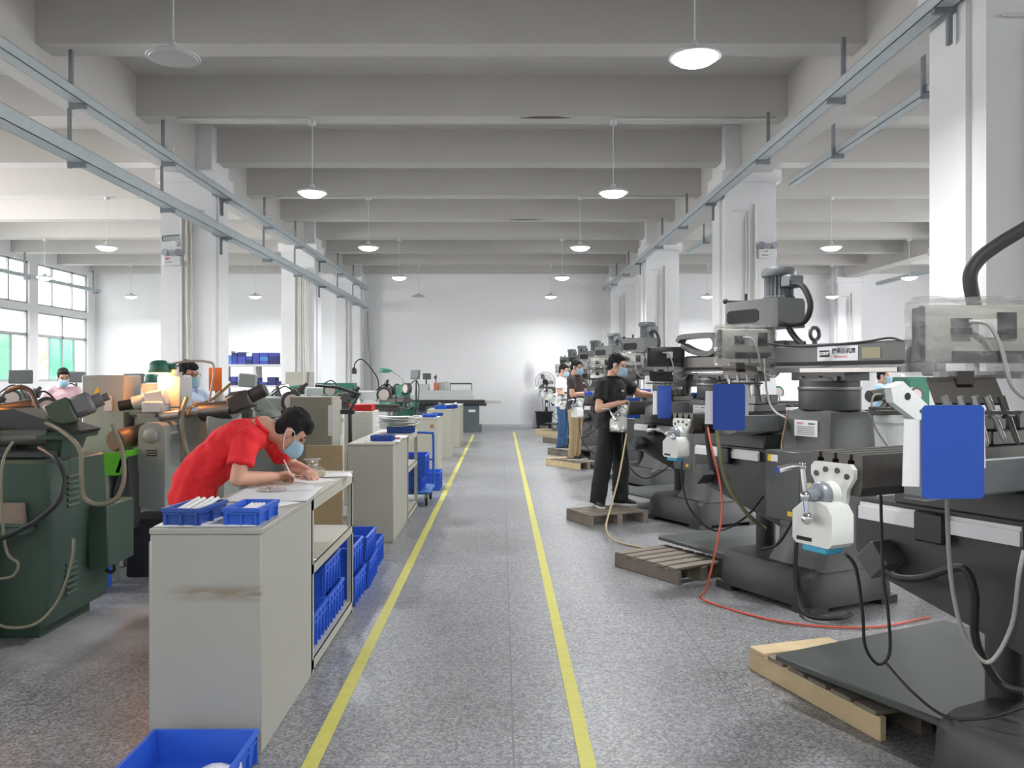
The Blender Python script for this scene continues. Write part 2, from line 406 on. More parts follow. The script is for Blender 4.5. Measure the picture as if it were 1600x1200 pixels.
# beams across the hall and girders along the column rows
bm_ = [1.3+2.236*k-2.236*3 for k in range(14)]
for i, y in enumerate(b for b in [8.02+2.222*k for k in range(-6, 9)]):
    if y < YB+.2 or y+.33 > YF: y = min(y, YF-.34)
    o = MB().bb(XL, XR, y, y+.32, ZB, ZC).build('beam', M_ceil, flat=True)
    struct(o, 'white concrete ceiling beam across the hall', 'beam')
    o['group'] = 'ceiling beams across the hall'
for x0, x1, lab in ((-4.92, -4.5, 'white concrete girder over the left row of columns'), (3.52, 3.94, 'white concrete girder over the right row of columns'), (10.3, 10.7, 'white concrete girder far off in the right bay')):
    struct(MB().bb(x0, x1, YB, YF, 4.56, ZC).build('girder', M_ceil, flat=True), lab, 'beam')
M_pipe = mat('white_conduit', (214, 213, 208), .5)
def column(x0, x1, y0, y1, lab, side):
    r = struct(MB().bb(x0, x1, y0, y1, 0, ZC).build('column', M_col, flat=True), lab, 'column')
    cap = MB().bb(x0-.06, x1+.06, y0-.06, y1+.06, 4.42, 4.6); cap.build('capital', M_col, r, flat=True)
    pp = MB(); xs = x1 if side > 0 else x0
    # boxed-in strip on the aisle face and conduits on the front face
    pp.bb(min(xs, xs+side*.04), max(xs, xs+side*.04), y0+.18, y0+.30, 0, 4.4)
    pp.build('pilaster_strip', M_col, r, flat=True)
    pq = MB()
    for k, u in enumerate((.42, .55, .60)):
        xx = x0+(x1-x0)*(u if side > 0 else 1-u)
        pq.tube([(xx, y0-.025, 0), (xx, y0-.025, 3.2+.35*k), (xx, y0-.025, 4.1-.1*k)], .014+.006*(k == 0), seg=6, sub=1)
    pq.tube([((x0+x1)/2-.1, y0-.03, 4.0), ((x0+x1)/2+.28*side, y0-.03, 4.0)], .012, seg=6, sub=1)
    pq.build('conduit', M_pipe, r)
    return r
names = ['first', 'second', 'third']
for i, y in enumerate((5.65, 12.25, 18.95, 25.1)):
    yy = min(y+.75, YF)
    if i > 0: column(-5.02, -4.27, y, yy, ['', 'big white column in the left row, with the security camera', 'second white column back in the left row', 'last white column of the left row, against the far wall'][i], 1)
    column(3.29, 4.04, y, yy, ['nearest white column at the right edge', 'white column of the right row with an emergency light', 'third white column back in the right row', 'last white column of the right row, against the far wall'][i], -1)
column(-5.02, -4.27, 5.5-6.7, 6.25-6.7, 'white column behind the photographer on the left', 1)
for y, lab in ((18.95, 'white column in the far right bay'), (25.1, 'white wall pilaster in the far right bay')):
    column(10.15, 10.85, y, min(y+.7, YF), lab, -1)
# thick grey downpipe bending down the end of the left row
# painted lines
M_line = mat('yellow_floor_paint', (198, 194, 100), .6, amt=.12, scale=14)
for x, y1, lab in ((-.765, 22.5, 'worn yellow floor line on the left of the aisle'), (.345, 23.7, 'worn yellow floor line on the right of the aisle')):
    o = MB().bb(x-.032, x+.032, -1, y1, 0.0005, .003).build('floor_line', M_line, flat=True); struct(o, lab, 'floor line')

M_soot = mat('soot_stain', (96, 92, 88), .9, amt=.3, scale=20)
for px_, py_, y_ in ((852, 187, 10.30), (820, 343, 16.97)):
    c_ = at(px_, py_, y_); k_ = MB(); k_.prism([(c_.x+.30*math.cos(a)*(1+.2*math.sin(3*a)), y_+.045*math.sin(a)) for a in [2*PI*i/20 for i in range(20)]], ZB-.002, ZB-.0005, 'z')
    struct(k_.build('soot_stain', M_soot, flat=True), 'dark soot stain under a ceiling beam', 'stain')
# ---------------------------------------------------------------- pendant lamps
M_shade = mat('lamp_shade_enamel', (206, 210, 208), .45)
M_lit = mat('lit_lamp_diffuser', (255, 255, 255), .5, amt=0, emit=(245, 250, 255), estr=9)
M_unlit = mat('unlit_lamp_diffuser', (190, 192, 192), .4)
ld = bpy.data.lights.new('pendant_light', 'AREA'); ld.shape = 'DISK'; ld.size = .33; ld.energy = 62; ld.color = (.985, .99, 1.0); ld.spread = math.radians(158)
LZ = 3.87
def lamp(x, y, lit, label, big=1.0):
    t = thing('pendant_lamp', label, 'ceiling lamp', (x, y, LZ), 0, 'pendant lamps')
    MB().lathe([(.185, -.005), (.19, 0), (.18, .018), (.12, .042), (.05, .055), (.035, .075), (.02, .11)], seg=28).build('lamp_shade', M_shade, t)
    MB().lathe([(.02, -.062), (.08, -.055), (.125, -.038), (.155, -.018), (.168, -.002)] if lit else [(.165, -.012), (.17, -.004)], seg=28).build('diffuser', M_lit if lit else M_unlit, t)
    MB().cyl((0, 0, .13), (0, 0, ZB-LZ), .006, seg=6).build('cord', M_shade, t)
    MB().cyl((0, 0, ZB-LZ-.05), (0, 0, ZB-LZ), .045, seg=10).build('ceiling_rose', M_shade, t)
    if lit:
        o = bpy.data.objects.new('light', ld); COL.objects.link(o); o.parent = t; o.location = (0, 0, -.067)
YS = [6.03, 10.45, 14.85, 19.3, 23.8]
od = ['nearest', 'second', 'third', 'fourth', 'fifth']
for i, y in enumerate(YS):
    lamp(-2.38, y, i not in (0, 4), ['unlit pendant lamp nearest the camera, over the bench row', 'lit pendant lamp, first bright one of the row over the benches', 'lit pendant lamp, second bright one of the row over the benches', 'lit pendant lamp, third bright one of the row over the benches', 'dull unlit pendant lamp near the far wall above the surface grinder'][i])
    lamp(1.40, y, True, ['big bright pendant lamp nearest the camera over the milling machines', 'lit pendant lamp, second along the row over the milling machines', 'lit pendant lamp, third along the row over the milling machines', 'lit pendant lamp, fourth along the row over the milling machines', 'lit pendant lamp, last of the row over the milling machines'][i])
for x, ys, nm in ((-7.05, YS[1:], 'inner left-bay row'), (-10.6, YS[2:], 'window-side left-bay row'), (5.88, YS[1:], 'inner right-bay row'), (9.45, YS[2:], 'outer right-bay row')):
    for y in ys:
        k = YS.index(y)
        lamp(x, y, True, f'lit pendant lamp, {["", "first", "second", "third", "last"][k]} of the {nm} from the camera')
for x in (-10.6, -7.05, -2.38, 1.40, 5.88):
    for y in ((1.6, -2.8) if x in (-7.05, 5.88) else (1.6, -2.8)):
        on = (x, y) in ((1.40, 1.6), (-2.38, -2.8), (1.40, -2.8), (-7.05, 1.6))
        lamp(x, y, on, 'lit pendant lamp behind the camera' if on else 'unlit pendant lamp behind the camera')
for x, y in ((-7.05, 6.03), (5.88, 6.03), (-10.6, 10.45), (-10.6, 6.03), (9.45, 6.03), (9.45, 10.45)):
    lamp(x, y, True, 'lit pendant lamp out of frame in a side bay')
# ================================================================ MILLING MACHINES (right row)
PSI = math.radians(27)
MX = Vector((math.cos(PSI), math.sin(PSI), 0)); MY = Vector((-math.sin(PSI), math.cos(PSI), 0))
def mill_w(O, x, y, z=0): return Vector(O)+MX*x+MY*y+Vector((0, 0, z))

def mill(O, label, tx=-.12, motor=True, ram_dy=0.0, wrapped_feed=False, plain_feed=True, wrapped_dro=True, chain=False, detail=True, crank_deg=0, dro_z=0.0, dro_dy=0.0, feed_cable=True):
    t = thing('milling_machine', label, 'milling machine', O, PSI, 'turret milling machines along the aisle')
    G = M_cast
    # --- base, feet, column
    b = MB(); b.rects([(.04, -.46, .37, -.47, .46), (.24, -.45, .36, -.46, .45), (.28, -.42, .33, -.44, .42)], .12)
    for x in (-.38, .29):
        for y in (-.38, .36): b.bb(x-.08, x+.08, y-.08, y+.08, 0, .05)
    b.build('base', M_castd, t)
    MB().rects([(.27, -.36, .29, -.46, .04), (.42, -.29, .22, -.45, .01), (1.0, -.27, .20, -.45, .0), (1.27, -.255, .185, -.44, -.01), (1.315, -.235, .165, -.42, -.03), (1.335, -.19, .12, -.38, -.07)], .05).build('column', G, t)
    if detail:
        nm = MB().bb(-.27, -.262, -.34, -.14, 1.15, 1.26).build('name_plate', M_paper, t, flat=True); nm['label'] = 'white specification plate'
        Fm = frame((-.2705, -.24, 1.245), (0, -1, 0), (0, 0, 1))
        text('JOINT', .022, M_rink, nm, Fm @ Matrix.Translation((-.045, -.008, 0)), bold=.0006)
        k = MB()
        k.box((0, 0, 0), (.06, .012, .0012), M=Fm @ Matrix.Translation((.05, -.008, 0)))
        for i in range(5):
            k.box((0, 0, 0), (.15, .0035, .0012), M=Fm @ Matrix.Translation((0, -.03-.0125*i, 0)))
        k.build('printed_lines', M_grin, nm, flat=True)
    # --- turret
    MB().lathe([(.20, 1.33), (.205, 1.34), (.205, 1.46), (.195, 1.465)], (-.03, -.23, 0), seg=32).build('turret', G, t)
    MB().lathe([(.208, 1.465), (.21, 1.468), (.21, 1.485), (.205, 1.488)], (-.03, -.23, 0), seg=32).build('scale_ring', M_steel, t)
    tb = MB(); tb.lathe([(.20, 1.488), (.20, 1.53), (.17, 1.55)], (-.03, -.23, 0), seg=32); tb.bb(-.15, .09, -.46, .0, 1.53, 1.60)
    for yy in (-.4, -.25, -.1): tb.cyl((-.17, yy, 1.545), (-.15, yy, 1.545), .018, seg=8)
    tb.build('ram_saddle', M_castd, t)
    # --- ram
    y0, y1 = -.92+ram_dy, .16+ram_dy
    rc = M_dsteel if chain else G
    r = MB(); r.prism([(-.16, 1.585), (.10, 1.585), (.10, 1.62), (.075, 1.64), (.09, 1.66), (.09, 1.765), (.05, 1.785), (-.11, 1.785), (-.15, 1.765), (-.15, 1.66), (-.135, 1.64), (-.16, 1.62)], y0, y1, 'y')
    r.bb(-.11, .05, y0-.10, y0, 1.60, 1.74)
    r.build('ram', rc, t)
    MB().bb(-.166, -.16, y0+.05, y1-.25, 1.587, 1.615).build('slide_strip', M_steel, t, flat=True)
    MB().bb(-.15, -.05, y0-.2, y0-.1, 1.56, 1.68, bev=.01).build('ram_end_box', M_castd, t)
    if detail and not chain:
        eb = MB(); eb.tube([(-.03+.045*math.cos(a), -.1, 1.86+.045*math.sin(a)) for a in [2*PI*i/14 for i in range(14)]], .014, sub=1, closed=True); eb.cyl((-.03, -.1, 1.78), (-.03, -.1, 1.82), .018)
        eb.build('lifting_eye', G, t)
        st = MB().bb(-.1535, -.15, -.57, -.235, 1.663, 1.762).build('maker_sticker', M_papr2, t, flat=True); st['label'] = 'white maker sticker with black and red lettering'
        Fm = frame((-.154, -.4025, 1.7125), (0, -1, 0), (0, 0, 1))
        MB().box((-.107, .0, 0), (.088, .046, .001), M=Fm).build('logo_panel', M_ink, st, flat=True)
        text('JOINT', .030, M_paper, st, Fm @ Matrix.Translation((-.107, 0, .0012)), bold=.0008)
        text('捷英达机床', .0385, M_ink, st, Fm @ Matrix.Translation((.052, .014, .0008)), bold=.0008)
        text('精密制造专家', .018, M_rink, st, Fm @ Matrix.Translation((.03, -.024, .0008)))
        s2 = MB().bb(-.153, -.15, -.74, -.60, 1.675, 1.745).build('faded_sticker', mat('faded_yellow_sticker', (150, 146, 118), .7), t, flat=True)
    # --- head
    if motor:
        dy = ram_dy
        h = MB()
        P = [(-.16, .12+dy), (.11, .12+dy), (.13, .16+dy), (.13, .60+dy), (.08, .68+dy), (-.11, .70+dy), (-.17, .66+dy), (-.17, .16+dy)]
        h.prism(P, 1.92, 2.12, 'z')
        h.prism([(x*.97-.001, (y-.4-dy)*.97+.4+dy) for x, y in P], 2.12, 2.135, 'z')
        h.bev(.012); h.build('belt_housing', G, t)
        MB().prism([(.30+dy, 1.985), (.33+dy, 1.965), (.61+dy, 1.965), (.64+dy, 1.985), (.64+dy, 2.045), (.61+dy, 2.065), (.33+dy, 2.065), (.30+dy, 2.045)], -.174, -.165, 'x').build('belt_slot', M_slot, t, flat=True)
        MB().bb(-.173, -.17, .58+dy, .65+dy, 1.928, 1.96).build('housing_sticker', mat('faded_yellow_sticker', (150, 146, 118), .7), t, flat=True)
        mo = MB(); mo.lathe([(.115, 2.135), (.115, 2.15), (.105, 2.155), (.105, 2.30)], (-.02, .25+dy, 0), seg=44, rib=.09)
        mo.lathe([(.122, 2.30), (.125, 2.31), (.125, 2.345), (.115, 2.365), (.05, 2.372)], (-.02, .25+dy, 0), seg=30)
        mo.bb(-.09, .05, .07+dy, .17+dy, 2.21, 2.30, bev=.01)
        mo.build('motor', mat('motor_grey', (88, 92, 94), .45, .1), t)
        MB().tube([(-.06, .08+dy, 2.23), (-.07, -.03+dy, 2.2), (-.07, -.10+dy, 2.06), (-.07, -.04+dy, 1.95), (-.07, .10+dy, 1.93), (-.05, .06+dy, 1.84), (-.05, -.02+dy, 1.78)], .022, sub=6).build('motor_cable', M_black, t)
        l = MB(); l.cyl((-.06, .55+dy, 2.13), (-.06, .55+dy, 2.2), .014); l.cyl((-.06, .50+dy, 2.135), (-.06, .78+dy, 2.16), .008, seg=8); l.ball((-.06, .78+dy, 2.16), .022, u=10, v=8); l.lathe([(.05, 2.13), (.05, 2.145)], (-.06, .55+dy, 0))
        l.build('brake_lever', M_blackp, t)
        q = MB(); q.rects([(1.52, -.10, .08, .42+dy, .60+dy), (1.80, -.11, .09, .40+dy, .62+dy), (1.92, -.10, .08, .40+dy, .62+dy)], .03)
        q.bb(-.12, .10, .1+dy, .45+dy, 1.6, 1.82); q.build('quill_head', G, t)
        q = MB(); q.cyl((0, .51+dy, 1.42), (0, .51+dy, 1.52), .045); q.cyl((0, .51+dy, 1.37), (0, .51+dy, 1.42), .025)
        q.build('spindle', M_steel, t); q = MB(); q.cyl((.08, .53+dy, 1.7), (.2, .53+dy, 1.7), .012, seg=8); q.cyl((.2, .53+dy, 1.7), (.26, .62+dy, 1.62), .009, seg=8)
        q.build('quill_handle', M_steel, t)
    if chain:
        q = MB(); q.rects([(1.45, -.12, .10, .16, .40), (1.72, -.12, .10, .14, .40)], .03); q.cyl((-.01, .28, 1.36), (-.01, .28, 1.45), .05); q.build('spindle_head', M_castd, t)
        c = MB(); pts = [(-.10, y, z) for y, z in ((.22, 1.90), (.02, 1.83), (-.18, 1.80), (-.30, 1.83), (-.33, 1.92), (-.27, 1.99), (-.12, 2.00), (.10, 2.0), (.24, 1.99), (.28, 1.94))]
        P = catmull([Vector(p) for p in pts], 5)
        for a_, b_ in zip(P, P[1:]):
            d = b_-a_; m_ = (a_+b_)/2; an = math.atan2(d.z, d.y)
            c.box(m_, (.10, d.length*.93, .055), rx=an)
        c.cyl((-.1, -.24, 1.78), (-.1, -.24, 1.84), .012, seg=6)
        c.build('cable_chain', M_blackp, t)
        MB().cyl((-.18, .0, 1.605), (-.18, -.95, 1.605), .012).build('guide_rail', M_chrome, t)
    # --- knee, saddle, table
    MB().prism([(.0, .50), (.0, 1.03), (.86, 1.03), (.90, .99), (.90, .80), (.82, .72)], -.27, .20, 'x').bev(.012).build('knee', M_castd, t)
    MB().bb(-.29, .24, .12, .70, 1.03, 1.14, bev=.01).build('saddle', M_castd, t)
    ta, tb_ = tx-.68, tx+.74
    pt = [(.30, 1.15), (.50, 1.15), (.51, 1.18), (.51, 1.29)]
    for c in (.465, .40, .335):
        pt += [(c+.007, 1.29), (c+.007, 1.27), (c+.014, 1.27), (c+.014, 1.256), (c-.014, 1.256), (c-.014, 1.27), (c-.007, 1.27), (c-.007, 1.29)]
    pt += [(.29, 1.29), (.29, 1.18)]
    MB().prism(pt, ta, tb_, 'x').build('table', M_dsteel, t, flat=True)
    k = MB(); g = [(.285, 1.235), (.06, 1.285), (.02, 1.285), (.075, 1.17), (.20, 1.135), (.285, 1.135), (.285, 1.15), (.20, 1.15), (.09, 1.18), (.05, 1.27), (.285, 1.22)]
    k.prism(g, ta+.20, -.16, 'x'); k.prism([(.285, 1.235), (.05, 1.275), (.085, 1.175), (.20, 1.14), (.285, 1.14)], ta+.20, ta+.21, 'x'); k.prism([(.285, 1.235), (.05, 1.275), (.085, 1.175), (.20, 1.14), (.285, 1.14)], -.17, -.16, 'x')
    k.build('chip_trough', mat('way_cover_grey', (148, 152, 153), .5), t)
    # linear scale on the knee side
    s = MB(); s.bb(-.305, -.285, .17, .86, .945, 1.0); s.bb(-.295, -.285, .17, .86, 1.0, 1.015)
    s = s.build('linear_scale', mat('scale_aluminium', (214, 214, 216), .35, .2), t, flat=True)
    MB().bb(-.33, -.285, .45, .58, .90, 1.02, bev=.008).build('scale_reader', M_blackp, t)
    # power feed on the aisle end of the table
    x = ta; pf = M_ivory
    p = MB()
    p.prism([(.31, 1.24), (.325, 1.256), (.475, 1.256), (.49, 1.24), (.49, 1.21), (.465, 1.17), (.455, 1.12), (.345, 1.12), (.335, 1.17), (.31, 1.21)], x-.02, x, 'x')
    p.cyl((x-.015, .40, 1.15), (x-.06, .40, 1.15), .045, .04)
    p.prism([(.335, 1.12), (.315, 1.09), (.315, .995), (.33, .98), (.47, .98), (.485, .995), (.485, 1.09), (.435, 1.13), (.365, 1.13)], x-.115, x-.012, 'x')
    p.bev(.006); po = p.build('power_feed', pf, t)
    po['label'] = 'ivory power feed gearbox on the table end'
    for yy, zz in ((.335, 1.215), (.375, 1.232), (.425, 1.232), (.465, 1.215)): MB().cyl((x-.024, yy, zz), (x-.018, yy, zz), .010, seg=10).build('bolt_head', M_castd, po)
    k = MB(); k.lathe([(.044, 0), (.046, .008), (.042, .025), (.034, .032)], (x-.06, .40, 1.15), (-1, 0, 0), seg=24); k.cyl((x-.09, .40, 1.15), (x-.14, .40, 1.15), .019)
    k.build('dial', mat('dial_grey', (140, 146, 152), .35, .3), po)
    k = MB(); a = math.radians(crank_deg); cy, cz = .40, 1.15; L = .10; xc = x-.145
    e1 = (xc, cy+L*math.sin(a), cz+L*math.cos(a)); e2 = (xc, cy-L*.75*math.sin(a), cz-L*.75*math.cos(a))
    k.tube([e2, (xc, cy, cz), e1], .009, sub=1); k.ball((xc, cy, cz), .018, u=12, v=8); k.ball(e2, .022, u=12, v=8); k.ball(e1, .014, u=10, v=8)
    k.tube([e1, (e1[0]-.045, e1[1]+.01, e1[2]), (e1[0]-.09, e1[1]+.02, e1[2]-.01)], [.008, .012], seg=10, sub=4)
    k.build('crank_handle', M_chrome, po)
    if detail:
        MB().bb(x-.117, x-.115, .40, .465, .992, 1.005).build('control_strip', M_slot, po, flat=True)
    if plain_feed: MB().bb(x-.105, x-.025, .345, .455, .955, .98, bev=.006).build('motor_cap', M_blue_t, po)
    if wrapped_feed:
        k = MB(); k.rects([(.965, x-.135, x+.0, .30, .50), (1.10, x-.13, x, .30, .50), (1.17, x-.09, x, .34, .46)], .03)
        k.build('plastic_cover', M_film, po)
    if feed_cable:
        k = MB().tube([(x-.04, .36, .97), (x-.05, .35, .82), (x-.02, .30, .62), (x+.12, .2, .47), (x+.35, .15, .55), (x+.5, .12, .7)], .007)
        k.build('feed_cable', M_black, t)
    # knee crank box, screw column
    k = MB(); k.box((-.34, .72, .80), (.12, .11, .11), rx=PI/4, bev=.004); k.build('lubricator_box', G, t)
    MB().cyl((.02, .42, .20), (.02, .42, .62), .075).build('elevating_screw', M_castd, t)
    # electrical box on the column side
    e = MB(); e.bb(-.50, -.28, -.40, -.10, .60, 1.06, bev=.006)
    eo = e.build('electrical_box', G, t)
    k = MB(); k.prism([(-.16, .80), (-.145, .80), (-.145, .80)], 0, 0.001, 'x') if False else None
    y_ = MB(); y_.bb(-.502, -.5, -.155, -.125, .985, 1.03).bb(-.502, -.5, -.34, -.30, .635, .665).build('yellow_labels', M_yellow, eo, flat=True)
    y_ = MB(); y_.bb(-.5, -.28, -.402, -.4, .7, .71) if False else None
    wl = MB().bb(-.503, -.5, -.215, -.155, .985, 1.03).build('white_label', M_paper, eo, flat=True)
    ws = MB().bb(-.46, -.36, -.403, -.40, .70, .86).build('warning_sign', mat('cream_sticker', (222, 216, 160), .6), eo, flat=True)
    ws['label'] = 'electric shock warning sticker'
    Fm = frame((-.41, -.4035, .79), (1, 0, 0), (0, 0, 1))
    tr = MB(); tr.prism([(-.04, -.03), (.04, -.03), (0, .04)], 0, .001, 'z', M=Fm); tr.build('warning_triangle', M_yellow, ws, flat=True)
    tr = MB(); tr.prism([(.004, .026), (-.012, -.002), (-.002, -.002), (-.006, -.022), (.012, .008), (.002, .008)], .001, .002, 'z', M=Fm); tr.build('warning_bolt', M_ink, ws, flat=True)
    # chip pan / footplate
    k = MB(); k.bb(-.27, 1.0, .45, 1.38, .165, .20, bev=.008)
    k.bb(.3, .9, .47, .60, 0, .165).bb(-.24, .3, .46, .52, 0, .165).bb(.7, .9, 1.15, 1.3, 0, .165)
    k.build('chip_pan', mat('pan_grey_green', (80, 84, 82), .35, .1, amt=.12), t)
    # digital readout on its arm with the tool tray below
    dz = dro_z; R = Matrix.Translation((-.28, .33+dro_dy, 1.80+dz)) @ Matrix.Rotation(math.radians(-30), 4, 'Z')
    k = MB(); k.box((-.185, 0, 0), (.02, .085, .215), M=R, bev=.008); sp_ = k
    k = MB(); k.box((.02, 0, 0), (.40, .08, .22), M=R, bev=.02, seg=2); d = k.build('digital_readout', mat('readout_beige', (176, 176, 168), .5) if not chain else M_blackp, t)
    k = MB()
    k.box((-.05, -.045, .045), (.07, .03, .025), M=R); k.box((-.05, -.045, .01), (.07, .03, .025), M=R); k.box((.12, -.04, .03), (.07, .012, .10), M=R); k.box((.05, -.04, -.085), (.26, .02, .04), M=R)
    k.build('connectors', M_blackp, d); sp_.build('side_panel', M_castd, d)
    k = MB(); k.box((.055, -.04, .02), (.075, .006, .07), M=R); k.build('rating_plate', M_papr2, d, flat=True)
    k = MB(); k.tube([R @ Vector(p) for p in ((-.03, -.065, .045), (.03, -.09, .03), (.07, -.10, -.06), (.11, -.10, -.2), (.2, -.09, -.24), (.3, -.05, -.1))], .008)
    k.build('signal_cable', M_greyhose, d)
    if wrapped_dro:
        k = MB(); R2 = R
        def shell(u, v):
            a_ = 2*PI*u; x_ = .215*max(-1, min(1, 1.5*math.cos(a_))); y_ = .062*max(-1, min(1, 1.5*math.sin(a_)))-.012
            z_ = -.16+.29*v
            j = .006*math.sin(19*u+9*v)+.006*math.sin(16*v+17*u)+.003*math.sin(60*u*v+3)
            s_ = 1+j*1.2+(.05 if v < .2 else 0)
            return R2 @ Vector((x_*s_+j*.5, y_*s_+j, z_+.01*math.sin(9*u)))
        k.sheet(1, 1, 56, 14, shell)
        k.sheet(1, 1, 12, 6, lambda u, v: R2 @ Vector((.43*(u-.5), .12*(v-.5)-.012, .13+.012*math.sin(12*u+5*v))))
        k.build('plastic_cover', M_film, d)
    k = MB(); k.cyl(R @ Vector((.03, 0, -.1)), R @ Vector((.03, 0, -.17)), .012); k.box((.20, .02, -.155), (.62, .05, .028), M=R)
    k.build('readout_arm', mat('arm_grey', (168, 168, 166), .45, .3), t)
    T = R @ Matrix.Translation((-.05, -.08, -.245))
    k = MB(); k.box((0, .0, .03), (.25, .012, .12), M=T, rx=math.radians(-38)); k.box((-.02, -.07, -.045), (.30, .12, .012), M=T); k.box((0, .02, .08), (.06, .05, .05), M=T)
    k = k.build('tool_rack', M_dsteel if not chain else M_blackp, t)
    if detail:
        h = MB()
        for i in range(6): h.cyl(T @ Vector((-.14+.05*i, -.10, -.058)), T @ Vector((-.14+.05*i, -.10, -.038)), .014, seg=10)
        h.build('rack_holes', M_papr2, k)
    t['_T'] = [list(v) for v in T]
    return t

def tools_of(m, n, lab):
    T = Matrix([list(r) for r in m['_T']]); W = Matrix.Translation(m.location) @ Matrix.Rotation(PSI, 4, 'Z') @ T
    del m['_T']
    rnd = random.Random(n*7+3)
    for i in range(n):
        p = W @ Vector((-.10+.20*i/max(1, n-1), -.085, -.035))
        L = .10+.04*rnd.random(); a = .25-.2*rnd.random()
        k = MB(); d = Vector((.35*(rnd.random()+.2), -.15, -1)).normalized()
        k.cyl(p-d*.05, p+d*.02, .014, .014); k.cyl(p+d*.02, p+d*.03, .020, .020); k.cyl(p+d*.03, p+d*L, .011, .009); k.cyl(p+d*L, p+d*(L+.012), .007, .004)
        o = k.build('milling_cutter', M_steel if i != n-1 else M_dsteel)
        tag(o, lab[i], 'cutting tool', 'milling cutters in the tool racks')

ORD = ['nearest', 'second', 'third', 'fourth', 'fifth', 'sixth', 'seventh', 'last']
MO = [(2.2, 2.96+3.04*i, 0) for i in range(8)]
m0 = mill(MO[0], 'nearest milling machine, mostly cut off by the right edge of the photo', tx=-.29, ram_dy=-.52, crank_deg=8, dro_z=-.085, dro_dy=.05, feed_cable=False)
m1 = mill(MO[1], 'milling machine with the white maker sticker on its ram and a lifting eye on top', tx=-.12, crank_deg=75)
m2 = mill(MO[2], 'milling machine with a black cable chain on its brown ram', tx=-.10, motor=False, chain=True, wrapped_feed=True, plain_feed=False, wrapped_dro=False, crank_deg=50, dro_z=-.02)
m3 = mill((2.28, MO[3][1], 0), 'grey milling machine operated by the man in the brown shirt', tx=-.40, plain_feed=False, detail=False, crank_deg=-30)
m4 = mill(MO[4], 'grey milling machine operated by the man in the white shirt', tx=-.25, plain_feed=False, detail=False, crank_deg=10)
m5 = mill(MO[5], 'grey milling machine next beyond the one of the man in the white shirt', tx=-.2, plain_feed=False, detail=False)
m6 = mill(MO[6], 'grey milling machine second from the far wall', tx=-.2, plain_feed=False, detail=False)
m7 = mill((2.15, 23.8, 0), 'grey milling machine nearest the far wall, behind the whole row', tx=-.2, plain_feed=False, detail=False)
tools_of(m0, 5, ['milling cutter at the left end of the nearest tool rack', 'long bright milling cutter, second from the left in the nearest tool rack', 'milling cutter in the middle of the nearest tool rack', 'milling cutter, second from the right in the nearest tool rack', 'dark thick tool holder at the right end of the nearest tool rack'])
tools_of(m1, 4, ['milling cutter at the left end of the rack above the second blue folder', 'milling cutter, second from the left in the rack above the second blue folder', 'milling cutter, third from the left in the rack above the second blue folder', 'dark rounded tool at the right end of the rack above the second blue folder'])
for m in (m2, m3, m4, m5, m6, m7): del m['_T']

# hoses and cables that stay with their machine
def attach(m, name, pts, r, mt, lab=None, sub=6):
    W = (Matrix.Translation(m.location) @ Matrix.Rotation(PSI, 4, 'Z')).inverted()
    o = MB().tube([W @ Vector(p) for p in pts], r, sub=sub).build(name, mt, m)
    if lab: o['label'] = lab
    return o
# red air hose and olive coolant hose of the second machine
attach(m1, 'air_hose', [at(1106, 668, 5.9), at(1112, 700, 5.8), at(1124, 750, 5.75), at(1128, 800, 5.7), at(1118, 860, 5.65), at(1104, 920, 5.7)+Vector((0, 0, .0)), Vector((1.40, 5.75, .012)), Vector((1.75, 5.25, .012)), Vector((2.25, 5.12, .012)), Vector((2.75, 5.35, .012))], .007, mat('orange_air_hose', (205, 92, 70), .45), 'orange air hose')
attach(m1, 'coolant_hose', [at(1120, 672, 5.9), at(1125, 710, 5.85), at(1136, 755, 5.85), at(1165, 800, 5.9), at(1195, 826, 6.0)], .014, mat('olive_hose', (120, 118, 84), .45), 'olive coolant hose')
attach(m1, 'hose_valve', [at(1104, 660, 5.95), at(1106, 690, 5.9), at(1112, 735, 5.85)], .018, M_black)
attach(m1, 'conduit_hose', [at(1232, 640, 5.75), at(1222, 690, 5.75), at(1222, 710, 5.7)], .007, mat('brown_conduit', (140, 120, 100), .5))
attach(m1, 'readout_cable', [at(1195, 560, 6.0), at(1198, 610, 6.0), at(1208, 640, 5.95), at(1232, 655, 5.8)], .008, M_greyhose)
attach(m1, 'ram_cable', [at(1200, 537, 5.95), at(1240, 541, 5.8), at(1285, 540, 5.65), at(1350, 534, 5.4), at(1390, 528, 5.25), at(1412, 534, 5.15)], .007, M_black)
attach(m1, 'power_cable', [at(1247, 815, 5.5), at(1243, 880, 5.5), at(1246, 930, 5.45), at(1262, 962, 5.3), at(1310, 966, 5.2), at(1330, 960, 5.3)], .014, M_black)
attach(m1, 'box_cable', [at(1238, 815, 5.5), at(1215, 850, 5.6), at(1190, 858, 5.8)], .010, M_black)
attach(m0, 'screw_conduit', [at(1386, 892, 3.36), at(1405, 903, 3.30), at(1440, 903, 3.22), at(1480, 890, 3.12), at(1508, 890, 3.05), at(1523, 930, 3.02), at(1525, 1000, 3.05), at(1560, 1065, 3.05), at(1600, 1080, 3.0)], .015, M_black)
attach(m0, 'grey_signal_cable', [at(1480, 775, 3.0), at(1482, 850, 3.0), at(1490, 930, 3.0), at(1510, 1000, 3.0), at(1545, 1035, 3.0), at(1580, 980, 2.95), at(1592, 900, 2.9), at(1600, 860, 2.9)], .008, M_greyhose)
attach(m0, 'feed_cord', [at(1322, 866, 2.72), at(1338, 890, 2.78), at(1348, 960, 2.92), at(1352, 1010, 3.0), at(1372, 1038, 3.05), at(1390, 1020, 3.05), at(1388, 960, 3.05), at(1380, 900, 3.1), at(1376, 770, 3.2)], .006, M_black)
